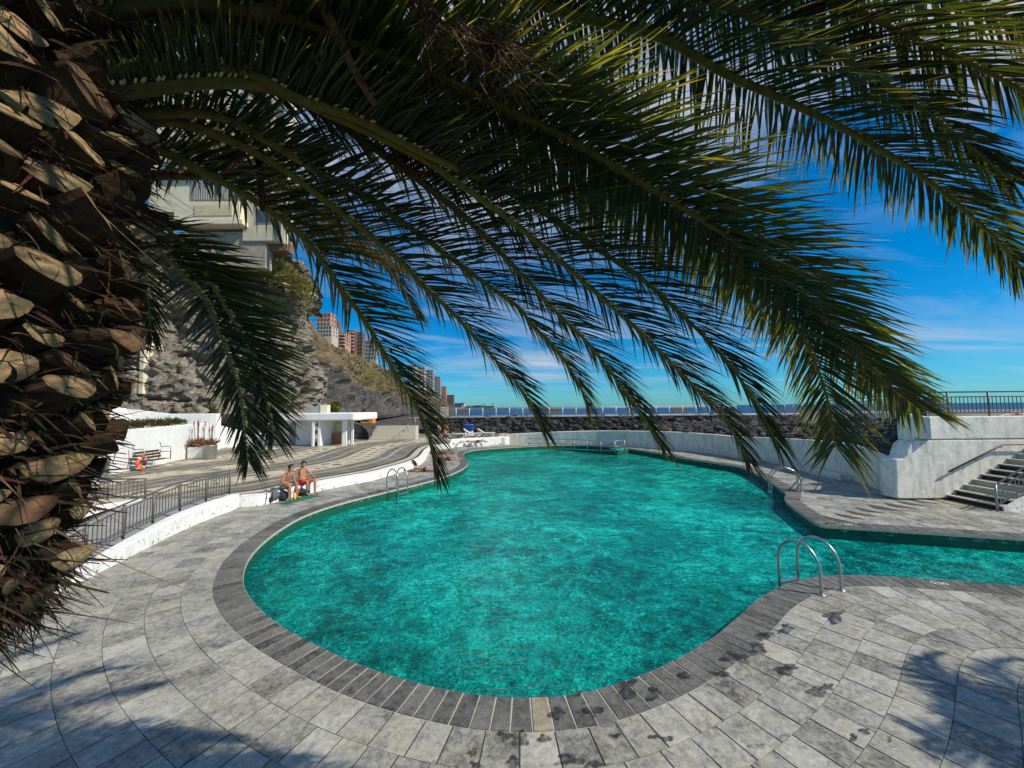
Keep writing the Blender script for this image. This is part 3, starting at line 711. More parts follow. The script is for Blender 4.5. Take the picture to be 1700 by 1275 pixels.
# ================================================================== changing house
Yh = G(520, 741.5, TZ).y
house = empty('changing_house', G(520, 741.5, TZ), 'low white changing house with a thick flat canopy on posts', 'building')
ct, cb_ = zat(520, 686, Yh), zat(520, 698.5, Yh)
cx0, cx1 = P(452, 690, Yh).x, P(594, 690, Yh).x
mb = MB(); mb.prism([(cx0, Yh - .1), (cx1 - .3, Yh - .1), (cx1, Yh + .3), (cx1, Yh + 4.4), (cx0, Yh + 4.4)], cb_, ct); mb.build('canopy', M['white'], house, bevel=.09)
def wall_px(name, x0, x1, Y, mat, dep=.15, z1=None, par=None):
    a, b_ = P(x0, 700, Y).x, P(x1, 700, Y).x; mb = MB(); mb.box(((a + b_) / 2, Y + dep / 2, (TZ - .02 + (z1 or cb_)) / 2), (b_ - a, dep, (z1 or cb_) - TZ + .02)); return mb.build(name, mat, par or house)
wl_ = wall_px('wall', 446, 520, Yh + 1.6, M['white'])
dr = wall_px('door', 481, 490, Yh + 1.52, M['dark'], .07, cb_ - .25)
mb = MB(); dx0, dx1 = P(481, 700, Yh + 1.5).x, P(490, 700, Yh + 1.5).x
for i in range(5): mb.box((dx0 + (dx1 - dx0) * (i + .5) / 5, Yh + 1.5, (TZ + cb_ - .25) / 2), (.03, .03, cb_ - TZ - .3))
mb.build('door_bars', M['white_metal'], dr)
a = P(536, 700, Yh + .6); mb = MB(); mb.prism([(a.x - .16, Yh + .15), (a.x, Yh + .15), (a.x, Yh + 3.5), (a.x - .16, Yh + 3.5)], TZ - .02, cb_); mb.build('fin_wall', M['white'], house)
wall_px('recess_wall', 538, 580, Yh + 2.6, M['white_shade'])
mb = MB(); q = P(566, 700, Yh + 2.5); mb.box((q.x, Yh + 2.5, TZ + .85), (.8, .08, 1.7)); mb.build('inner_door', M['cream'], house)
mb = MB(); q = P(552, 700, Yh + 2.2); mb.box((q.x, Yh + 2.25, TZ + .45), (2.0, .3, .9)); mb.build('counter', M['terracotta'], house)
for px_, dy, w_ in ((520, .08, .16), (572, .5, .36), (585, 1.2, .2)):
    q = P(px_, 720, Yh + dy); mb = MB(); mb.box((q.x, q.y, (TZ + cb_) / 2), (w_, .18, cb_ - TZ)); mb.build('post', M['white'], house, bevel=.02)
# roof box and chimney on the canopy
q = P(526, 680, Yh + 2.5); mb = MB(); mb.box((q.x, q.y, ct + .28), (1.3, 1, .55)); mb.build('roof_box', M['concrete'], house)
q = P(540, 680, Yh + 2.2); mb = MB(); mb.box((q.x, q.y, ct + .33), (.6, .5, .66)); mb.build('chimney', M['cream_pale'], house)

# wide steps, dark bank and amber stall past the house
Ys = 36
st0, st1 = P(600, 722, Ys), P(690, 722, Ys)
steps_root = empty('wide_steps', (st0.x, Ys, TZ), 'wide pale stone steps beyond the changing house', 'steps')
for i in range(7):
    a = P(612 + i * 2.0, 715, Ys + i * .55); b_ = P(690, 715, Ys + i * .55)
    mb = MB(); z1 = TZ + .16 * (i + 1); mb.box(((a.x + b_.x) / 2, Ys + i * .55 + .6, (z1 + TZ - .1) / 2), (b_.x - a.x, 1.2, z1 - TZ + .1)); mb.build('step', M['cream_step'], steps_root)
s_a = P(665, 705, Ys + .3)
railing('step_handrail', 'thin grey handrail on the wide pale stone steps', [Vector((s_a.x, Ys + .1, TZ)), Vector((s_a.x + .5, Ys + 3.9, TZ + 1.0))], .85, 2.0, 0, M['metal'], rails=(1.0,))
mb = MB(); pts = [P(552, 722, Ys + 1.5), P(575, 722, Ys + 1.2), P(600, 722, Ys + .9), P(612, 722, Ys + .4)]
zz = [zat(552, 699, Ys + 1.5), zat(575, 697, Ys + 1.2), zat(600, 706, Ys + .9), zat(612, 719, Ys + .4)]
pz_ = cr(pts, 4); ribbon_wall(mb, pz_, TZ - .1, [float(x) for x in np.interp(np.linspace(0, 1, len(pz_)), np.linspace(0, 1, 4), zz)], .4)
tag(mb.build('dark_wall', M['hill_dark']), 'dark basalt wall sloping down to the pale steps', 'wall')
q = P(611, 697, Ys + 5); z0 = zat(611, 699, Ys + 5)
root = empty('snack_stall', (q.x, q.y, z0), 'small amber stall with a red top by the steps', 'stall')
mb = MB(); mb.prism([(q.x - .65, q.y - .4), (q.x + .65, q.y - .4), (q.x + .65, q.y + .5), (q.x - .65, q.y + .5)], z0 - .25, z0 + .45); mb.build('stall_body', M['amber'], root, bevel=.05)
mb = MB(); mb.prism([(q.x - .5, q.y - .55), (q.x + .8, q.y - .55), (q.x + .8, q.y + .6), (q.x - .5, q.y + .6)], z0 + .56, [z0 + .75, z0 + .62, z0 + .62, z0 + .75]); mb.build('stall_roof', M['maroon'], root)
mb = MB(); mb.box((q.x - .1, q.y - .42, z0 + .2), (.7, .05, .3)); mb.build('hatch', M['dark'], root)
# ================================================================== FAR AND RIGHT: curved wall, lava, promenade
cw_px = [(842, 737, 721), (880, 737.2, 719), (923, 737.8, 716.8), (965, 738.5, 715.6), (1008, 739.5, 715), (1044, 741.7, 715.2), (1090, 745, 716), (1135, 748.8, 717.5), (1180, 753.5, 720.8), (1220, 759.7, 724.7), (1258, 765.6, 726), (1297, 771.5, 727.5), (1340, 781, 730), (1378, 789.5, 733), (1415, 798, 738), (1453, 810, 749), (1489, 826.6, 761.5)]
cwp = [G(x, y) for x, y, _ in cw_px]; cwh = [zat(x, tt, p.y) for (x, y, tt), p in zip(cw_px, cwp)]
cws = cr(cwp, 5); cwz = [float(x) for x in np.interp(np.linspace(0, 1, len(cws)), np.linspace(0, 1, len(cwh)), cwh)]
mb = MB(); ribbon_wall(mb, cws, -.02, cwz, .32)
curved = mb.build('curved_wall', M['white_shade']); tag(curved, 'long curved whitewashed wall around the far side of the pool', 'wall')
def sub(a, b):
    i0 = int(a * (len(cws) - 1)); i1 = int(b * (len(cws) - 1)); return cws[i0:i1 + 1]
for a_, b_, w_ in ((.70, .775, .35), (.785, .885, .5)):
    seg = sub(a_, b_); q = []
    for i, p in enumerate(seg):
        tt = (seg[min(i + 1, len(seg) - 1)] - seg[max(i - 1, 0)]).normalized(); q.append(p + Vector((tt.y, -tt.x, 0)) * w_)
    mb = MB(); ribbon_wall(mb, q, -.01, .24, w_ - .02); mb.build('ledge', M['white_shade'], curved)
# rules sign on the curved wall
sp0 = G(1185, 753.9); tdir = (G(1200, 756.3) - G(1170, 752)).normalized(); nrm = Vector((tdir.y, -tdir.x, 0)); rz = math.atan2(tdir.y, tdir.x)
sc = sp0 + nrm * .03; sc.z = zat(1185, 731, sc.y)
root = empty('rules_sign', sc, 'small white sign with red marks on the curved wall', 'sign')
mb = MB(); mb.box(sc, (.36, .03, .60), rz); mb.build('board', M['sign_white'], root)
mb = MB(); cc = sc + nrm * .022 + Vector((0, 0, .13)); mb.tube([cc + (tdir * math.cos(a) + Vector((0, 0, 1)) * math.sin(a)) * .11 for a in [2 * math.pi * i / 20 for i in range(20)]], .016, 6, closed=True)
mb.tube([cc + tdir * .08 + Vector((0, 0, .08)), cc - tdir * .08 - Vector((0, 0, .08))], .016, 6); mb.build('ban_ring', M['sign_red'], root)
mb = MB(); mb.box(cc + Vector((0, 0, -.02)) - nrm * .008, (.09, .008, .03), rz); mb.box(cc + tdir * .03 + Vector((0, 0, .03)) - nrm * .008, (.03, .008, .03), rz); mb.build('pictogram', M['sign_black'], root)
mb = MB(); q = sc + nrm * .018 + Vector((0, 0, -.13)); mb.box(q, (.30, .008, .12), rz); mb.build('red_panel', M['sign_red'], root)
mb = MB(); q = sc + nrm * .018 + Vector((0, 0, -.25)); mb.box(q, (.30, .008, .05), rz); mb.build('black_panel', M['sign_black'], root)

# promenade edge, lava stone below it
LY = 44.0
PE = [(14.05, 13.4, 2.83), (16.2, 15.8, 2.83), (18.5, 18.8, 2.83), (20.6, 22.6, 2.78), (22.2, 26.6, 2.7), (24.6, 35.0, 2.4), (25.8, LY, 2.2)]
pe = cr([Vector(p) for p in PE], 6)
def lzt(x): return 2.18
lx0 = P(716, 700, LY).x; lx1 = 25.8
prom = [(lx0 - 3, LY + .35), (lx1, LY + .35)] + [(p.x + .05, p.y + .05) for p in reversed(pe)] + [(60, 13.45), (60, LY + 9), (lx0 - 3, LY + 9)]
mb = MB(); v, f = cdt_fill(prom, [], 2.16); mb.add(v, f); tag(mb.build('promenade', M['concrete']), kind='structure')
mb = MB(); mb.box(((lx0 + lx1) / 2, LY + .28, 1.0), (lx1 - lx0, .3, 2.3))
for _ in range(1500):
    w_ = .13 + .30 * rnd() ** 2; mb.rock((U(lx0, lx1), LY + .10 + U(-.07, .05), U(.3, 2.1)), w_, 1, .42, (1.15, .6, .85))
lw = mb.build('lava_stone_wall', M['lava']); tag(lw, 'long black lava stone wall carrying the far promenade and white railing', 'wall')
mb = MB(); mb.box(((lx0 + lx1) / 2, LY + .25, 2.20), (lx1 - lx0, .7, .10)); mb.build('coping', M['concrete'], lw)
WY = 13.4
# bank of loose lava between curved wall and promenade
bot = [Vector((p.x, p.y, z)) for p, z in zip(cws, cwz) if p.x > 11.2 and p.y < 33]; bot = [Vector((p.x + .33, p.y + .12, p.z - .06)) for p in bot]
bot = bot[::-1]; bot = resample(bot + [Vector((14, 40, 1.0))], n=60); tp = resample([Vector((p.x, p.y, p.z - .42)) for p in pe], n=60)
mb = MB(); nb = 8; vs = []
for i in range(61):
    for j in range(nb + 1):
        p = bot[i].lerp(tp[i], j / nb); p.z += .35 * noise.noise(p * 1.3) * math.sin(math.pi * j / nb); vs.append(p)
mb.add(vs, [(i * (nb + 1) + j, i * (nb + 1) + j + 1, (i + 1) * (nb + 1) + j + 1, (i + 1) * (nb + 1) + j) for i in range(60) for j in range(nb)])
for _ in range(1100):
    s_ = rnd() ** 1.25; i = min(59, int(s_ * 60)); p = bot[i].lerp(tp[i], U(.0, 1.0))
    r_ = U(.10, .32) * (1 if s_ < .4 else 1.5)
    if p.y - r_ < WY + .45 or (p.y < WY + 1.6 and p.x + r_ > np.interp(p.y, [q_.y for q_ in pe], [q_.x for q_ in pe])): continue
    mb.rock(p + Vector((0, 0, U(-.05, .1))), r_, 1, .35, (1, 1, .75))
tag(mb.build('lava_rock_bank', M['lava']), 'bank of jagged black lava rocks behind the curved wall', 'rock bank')
# parapet above the bank and right hand block with stairs
mb = MB(); q = [Vector((p.x, p.y, 0)) for p in reversed(pe)]; ribbon_wall(mb, q, [float(p.z - .75) for p in reversed(pe)], [float(p.z) for p in reversed(pe)], .28)
tag(mb.build('promenade_parapet', M['white_old']), 'shaded white parapet climbing behind the black lava rocks', 'wall')
WY = 13.4
def xz(px, py): p = P(px, py, WY); return p.x, p.z
blk = empty('stair_wall', P(1600, 826, WY), 'big weathered white wall block above the stairs on the right', 'wall')
lowp = [xz(1489.5, 828), xz(1487.5, 764), xz(1490, 762), xz(1500, 762), xz(1505, 757), xz(1507, 748), xz(1511, 738), xz(1518, 732.5), xz(1527, 731)]
lowp = [(x, max(z, -.02)) for x, z in lowp]; lz = lowp[-1][1]
lowp += [(30, lz), (30, -.02)]
def extr(mb, poly, y0, y1, mi=None):
    k = len(poly); vs = [(x, y0, z) for x, z in poly] + [(x, y1, z) for x, z in poly]
    fs = [tuple(range(k)), tuple(range(2 * k - 1, k - 1, -1))] + [((i + 1) % k, i, k + i, k + (i + 1) % k) for i in range(k)]
    a = sum(poly[i - 1][0] * poly[i][1] - poly[i][0] * poly[i - 1][1] for i in range(k))
    if a < 0: fs = [tuple(reversed(x)) for x in fs]
    mb.add(vs, fs, mi)
mb = MB(); extr(mb, lowp, WY, WY + .6); mb.build('lower_wall', M['white_old'], blk, bevel=.035)
ux = xz(1520, 730)[0]; uz = zat(1560, 692, WY)
mb = MB(); extr(mb, [(ux, lz - .02), (ux, uz), (30, uz), (30, lz - .02)], WY + .035, WY + .62); mb.build('parapet', M['white_old'], blk, bevel=.03)
mb = MB(); pp = [Vector((ux + i * .35, WY + .012, lz + .045 + .02 * noise.noise(Vector((i * .9, 0, 0))))) for i in range(44)]; mb.tube(pp, .018, 6); mb.build('cable', M['paint_metal'], blk)
# stairs
sx0 = P(1573, 826, WY).x; run, rise = .31, .172
stairs = empty('stone_stairs', (sx0, WY, 0), 'stone stairs with black risers and pale treads climbing beside the white wall', 'stairs')
wid = 1.42
for i in range(14):
    mb = MB(); x0 = sx0 + i * run; z1 = rise * (i + 1)
    mb.box((x0 + run * .5 + .6, WY - wid / 2 - .003, z1 / 2 - .02), (run + 1.2, wid, z1 - .04), mi=1 if i % 5 in (0, 1, 4) else 2)
    mb.box((x0 + run * .5 - .015, WY - wid / 2 - .003, z1 - .018), (run + .03, wid + .02, .036), mi=0)
    mb.build('step', [M['cream_step'], M['black_step'], M['cream_step']] if i % 5 in (0, 1, 4) else [M['cream_step'], M['black_step'], M['cream_step']], stairs)
hr0, hr1 = P(1575, 783, WY - .12), P(1665, 738, WY - .12)
root = empty('wall_handrail', hr0, 'grey handrail fixed to the white wall over the stairs', 'handrail')
mb = MB(); mb.tube([hr0, hr1, hr1 + Vector((4, 0, 0))], .028, 8); mb.build('rail', M['paint_metal'], root, smooth=True)
for q in (.08, .5, .97):
    p = hr0.lerp(hr1, q); mb = MB(); mb.tube([p + Vector((0, .13, -.08)), p + Vector((0, 0, -.08)), p], .012, 6); mb.build('bracket', M['paint_metal'], root)
sy = WY - wid - .06; px0 = P(1655, 836, sy).x; sl = rise / run
railing('stair_railing', 'grey metal railing on the open side of the stairs', [Vector((px0, sy, 0)), Vector((px0 + 4, sy, 4 * sl))], .80, 1.05, .14, M['metal'], rails=(1.0, .80, .22), bal=(.22, .8))
mb = MB(); mb.add([G(1549, 829.2, .006), G(1600, 842, .006), G(1668, 841, .006), G(1575, 829, .006)], [(0, 1, 2, 3)]); tag(mb.build('paving_patch', M['tan_tile']), kind='structure')
mb = MB(); ys_ = WY - wid - .012; extr(mb, [(sx0 + .05, -.01), (sx0 + 14 * run, -.01), (sx0 + 14 * run, 14 * rise - .05), (sx0 + .05, rise * .6)], ys_ - .05, ys_); mb.build('side_wall', M['white_old'], stairs)
mb = MB(); mb.box((sx0 + 3.1, sy - .25, .07), (2.2, .3, .16)); mb.build('kerb', M['concrete'], stairs)
# railings up on the promenade
railing('block_railing', 'grey promenade railing on top of the weathered white block', [Vector((ux + .1, WY + .3, uz)), Vector((27, WY + .3, uz))], .86, 1.45, .145, M['paint_metal'], rails=(1.0, .80, .14), bal=(.14, .8))
q = [Vector((p.x, p.y, p.z)) + Vector((.14, .14, 0)) for p in pe[:32]]
railing('parapet_railing', 'grey railing receding along the shaded parapet above the lava', q, .86, 1.6, .16, M['metal'], rails=(1.0, .80, .14), bal=(.14, .8))
fr0, fr1 = Vector((P(735, 690, LY + .25).x, LY + .25, 2.24)), Vector((25.6, LY + .25, 2.24))
railing('far_railing', 'long white post and rail fence above the far lava wall', [fr0, fr1], 1.0, 1.5, 0, M['white_metal'], rails=(1.0, .88, .06), pr=.05, rr=.03)
mb = MB(); mb.box((33, 24, 2.5), (30, .3, .75)); tag(mb.build('sea_wall', M['concrete']), 'plain grey sea wall across the promenade behind the right railing', 'wall')
root = empty('slatted_cabinet', P(1538, 690, WY + 1.5), 'grey slatted metal cabinet behind the railing corner', 'cabinet')
q = P(1538, 690, WY + 1.5); mb = MB(); mb.box((q.x, q.y, 2.95), (.36, .4, 1.0)); mb.build('body', M['dark'], root)
mb = MB()
for i in range(6): mb.box((q.x - .19 + i * .076, q.y - .215, 2.95), (.04, .03, 1.0))
mb.build('slats', M['concrete'], root)
for i, px in enumerate((917, 1130, 768)):
    q = P(px, 688, LY + 5); root = empty('promenade_bench', (q.x, q.y, 2.16), ['brown bench behind the far railing, left of the pool ramp', 'brown bench behind the far railing, above the pool ramp', 'brown bench behind the far railing near the pale panel'][i], 'bench', 'benches along the far promenade')
    mb = MB(); mb.box((q.x, q.y, 2.62), (2.0, .5, .06)); mb.build('seat', M['brown_board'], root)
    mb = MB(); mb.box((q.x, q.y + .27, 2.9), (2.0, .06, .45)); mb.build('backrest', M['brown_board'], root)
    for s_ in (-.8, .8): mb = MB(); mb.box((q.x + s_, q.y, 2.39), (.08, .45, .42)); mb.build('leg', M['metal'], root)
q = P(738, 683, LY + .1); root = empty('information_panel', q, 'pale square panel on posts at the left end of the far railing', 'sign')
mb = MB(); mb.box((q.x, LY + .1, zat(738, 683, LY)), (.9, .06, 1.05)); mb.build('board', M['bld_white'], root)
for i in range(5): mb = MB(); mb.box((q.x, LY + .06, zat(738, 678, LY) - i * .14), (.65, .01, .05)); mb.build('text_line', M['bld_grey'], root)
for s_ in (-.4, .4): mb = MB(); mb.box((q.x + s_, LY + .1, 2.25), (.06, .06, .5)); mb.build('post', M['metal'], root)

# white seat block at the far left corner of the pool
mb = MB(); sw = cr([G(745, 744) + Vector((.1, .15, 0))] + SW, 6); swz = [zat(757, 729.5, SW[0].y)] * len(sw); ribbon_wall(mb, sw, -.01, swz, .7)
e_ = SW[3] + Vector((-.1, .35, 0)); mb.lathe([(.5, 0), (.5, swz[0] - .02), (.46, swz[0] + .01), (.2, swz[0] + .012)], (e_.x, e_.y, 0), 20)
sb_ = mb.build('seat_wall', M['white']); tag(sb_, 'thick white seat wall with a rounded end at the far pool corner', 'wall')
q = [p + Vector((0, -.75, 0)) for p in (SW[1], SW[2])]; mb = MB(); ribbon_wall(mb, resample(q, n=6), -.01, .34, .7); mb.build('ledge', M['white'], sb_)
# deck loungers and blue tub behind it
for i, px in enumerate((758, 785, 808)):
    q = P(px, 725, 38.5 + i * .5); q.z = TZ
    root = empty('sun_lounger', q, ['white tube lounger left of the blue tub', 'white tube lounger right behind the blue tub', 'white tube lounger furthest right behind the seat wall'][i], 'sun lounger', 'white loungers behind the seat wall')
    mb = MB(); mb.box((q.x, q.y, TZ + .36), (1.7, .6, .05)); mb.build('bed', M['white_cloth'], root)
    mb = MB(); mb.prism([(q.x - .9, q.y - .3), (q.x - .3, q.y - .3), (q.x - .3, q.y + .3), (q.x - .9, q.y + .3)], [TZ + .75, TZ + .38, TZ + .38, TZ + .75], [TZ + .80, TZ + .43, TZ + .43, TZ + .80]); mb.build('backrest', M['white_cloth'], root)
    for dx in (-.6, .7):
        for dy in (-.28, .28): mb = MB(); mb.tube([(q.x + dx, q.y + dy, TZ), (q.x + dx, q.y + dy, TZ + .36)], .022, 6); mb.build('leg', M['white_metal'], root)
q = P(779, 717, 40.5); root = empty('storage_tub', (q.x, q.y, TZ), 'bright blue plastic tub among the white loungers', 'tub')
mb = MB(); mb.lathe([(.38, 0), (.45, .6), (.5, .62), (.5, .68), (.42, .68), (.40, .60)], (q.x, q.y, TZ + .5), 20); mb.build('tub_body', M['blue'], root, smooth=True)
mb = MB(); mb.box((q.x, q.y, TZ + .25), (.8, .6, .5)); mb.build('stand', M['white_cloth'], root)

# ================================================================== ladders
def ladder(label, F1, F2, h, reach, group):
    F1, F2 = Vector(F1), Vector(F2); s_ = F2 - F1; d = Vector((-s_.y, s_.x, 0)).normalized()
    mid = (F1 + F2) / 2
    near = min(range(len(OUT)), key=lambda i: (OUT[i][0] - mid.x) ** 2 + (OUT[i][1] - mid.y) ** 2); w = Vector((OUT[near][0] - mid.x, OUT[near][1] - mid.y, 0))
    if d.dot(w) < 0: d = -d
    root = empty('pool_ladder', mid, label, 'pool ladder', group)
    for F in (F1, F2):
        pts = [F, F + Vector((0, 0, h * .45))]
        for i in range(1, 12):
            a = math.pi * i / 12; pts.append(F + d * (reach / 2) * (1 - math.cos(a)) + Vector((0, 0, h * .45 + h * .55 * math.sin(a))))
        pts += [F + d * reach + Vector((0, 0, h * .35)), F + d * reach + Vector((0, 0, -.4)), F + d * reach + Vector((0, 0, -1.15))]
        mb = MB(); mb.tube(cr(pts, 3), .024, 10); mb.build('rail', M['steel'], root, smooth=True)
        mb = MB(); mb.lathe([(.06, 0.003), (.06, .014), (.03, .022)], (F.x, F.y, 0), 14); mb.build('flange', M['steel'], root, smooth=True)
    rz = math.atan2(s_.y, s_.x)
    for z in (-.10, -.40, -.70, -.98):
        c_ = mid + d * reach; mb = MB(); mb.box((c_.x, c_.y, z), (s_.length - .03, .09, .03), rz); mb.build('tread', M['steel'], root)
LG = 'stainless pool ladders'
ladder('stainless ladder nearest the camera on the bulging right edge', G(1364, 988), G(1397, 980.5), .80, .76, LG)
ladder('stainless ladder on the right edge below the curved wall', G(1330.5, 817), G(1325, 813.5), .86, .95, LG)
ladder('stainless ladder on the left edge past the seated men', G(642, 813.2), G(658, 809.8), .86, .72, LG)
ladder('stainless ladder at the far left corner before the seat wall', G(776, 753), G(778.5, 750), .80, .9, LG)

# submerged access ramp with handrail at the far edge
A = G(1025, 756, WATER); B = G(905, 744.5, WATER); A2 = Vector((A.x + .9, A.y + 1.6, 0)); 
rampR = empty('pool_ramp', (A.x, A.y, 0), 'teal concrete access ramp descending into the far end of the pool', 'ramp')
mb = MB(); mb.prism([(B.x, B.y), (A.x, A.y), (A.x + .05, A.y + .22), (B.x, B.y + .22)], -1.3, [WATER - .02, -.02, -.02, WATER - .02]); mb.build('side_wall', M['pool'], rampR)
mb = MB(); mb.prism([(A.x + .003, A.y - .02), (A2.x + .15, A.y + .75), (A2.x - .2, A2.y - .1), (A.x - .35, A.y + 1.2)], -1.3, .02); mb.build('landing', M['pool'], rampR)
rp0, rp1 = G(878, 744.5, -.2), G(1020, 752, 0)
railing('ramp_handrail', 'thin grey handrail of the pool access ramp at the far edge', [rp0, rp0.lerp(rp1, .5) + Vector((0, 0, .05)), rp1, rp1 + Vector((.95, .75, 0))], .82, 1.08, 0, M['metal'], rails=(1.0, .55), pr=.028, rr=.024)

# depth markings
def text(s_, size, loc, xdir, up, mat, parent, name='depth_marking'):
    cu = bpy.data.curves.new(name, 'FONT'); cu.body = s_; cu.size = size; cu.align_x = 'CENTER'; cu.align_y = 'CENTER'; cu.extrude = .001
    tmp = bpy.data.objects.new(name, cu); COL.objects.link(tmp)
    me = bpy.data.meshes.new_from_object(tmp.evaluated_get(bpy.context.evaluated_depsgraph_get())); bpy.data.objects.remove(tmp)
    me.materials.clear(); me.materials.append(mat)
    x = Vector(xdir).normalized(); y = Vector(up).normalized(); z = x.cross(y)
    q = Matrix((x, y, z)).transposed().to_4x4(); q.translation = Vector(loc); me.transform(q)
    o = bpy.data.objects.new(name, me); COL.objects.link(o); o.parent = parent; return o
p = G(1404, 870.3, .009); text('1.60', .17, p, dirr, Vector((-dirr.y, dirr.x, 0)), M['marking'], coping)
p = G(1417, 880.5, -.16); nn_ = Vector((dirr.y, -dirr.x, 0)); p = e0 + dirr * ((p - e0).dot(dirr)) + Vector((-dirr.y, dirr.x, 0)) * -.0 ; p.z = -.15
text('1.60', .2, p + nn_ * -.03, dirr, (0, 0, 1), M['marking_dark'], coping)
p = G(1560, 968.5, .009); nd = (G(1600, 972) - G(1520, 966)).normalized(); text('0.90', .15, p, nd, Vector((-nd.y, nd.x, 0)), M['marking'], coping)

# ================================================================== PEOPLE AND THEIR THINGS
def skin_mesh(name, J, E, rad, mat, parent, xf, sub=2, extra=None):
    names = list(J); idx = {k: i for i, k in enumerate(names)}
    me = bpy.data.meshes.new(name); me.from_pydata([Vector(J[k]) for k in names], [(idx[a], idx[b]) for a, b in E], [])
    o = bpy.data.objects.new(name, me); COL.objects.link(o)
    o.modifiers.new('s', 'SKIN'); sv = me.skin_vertices[0].data
    for k in names: r_ = rad[k]; sv[idx[k]].radius = r_ if isinstance(r_, tuple) else (r_, r_)
    sv[0].use_root = True
    ss = o.modifiers.new('u', 'SUBSURF'); ss.levels = sub; ss.render_levels = sub
    dg = bpy.context.evaluated_depsgraph_get(); m2 = bpy.data.meshes.new_from_object(o.evaluated_get(dg)); bpy.data.objects.remove(o)
    mb = MB(); mb.add([xf(v.co) for v in m2.vertices], [tuple(p.vertices) for p in m2.polygons])
    if extra: extra(mb)
    r = mb.build(name, mat, parent, smooth=True); r.data.materials.clear(); r.data.materials.append(mat); return r
EDGES = [('pel', 'wai'), ('wai', 'che'), ('che', 'nec'), ('nec', 'hd0'), ('hd0', 'hd1'), ('hd1', 'hd2')] + [e for s_ in 'LR' for e in (('che', 'sh' + s_), ('sh' + s_, 'el' + s_), ('el' + s_, 'wr' + s_), ('wr' + s_, 'ha' + s_), ('pel', 'hi' + s_), ('hi' + s_, 'kn' + s_), ('kn' + s_, 'ca' + s_), ('ca' + s_, 'an' + s_), ('an' + s_, 'to' + s_))]
RAD = {'pel': (.135, .11), 'wai': (.125, .10), 'che': (.155, .11), 'nec': .055, 'hd0': .07, 'hd1': .088, 'hd2': .07}
for s_ in 'LR': RAD.update({'sh' + s_: .062, 'el' + s_: .043, 'wr' + s_: .030, 'ha' + s_: .036, 'hi' + s_: .092, 'kn' + s_: .058, 'ca' + s_: .055, 'an' + s_: .036, 'to' + s_: .034})
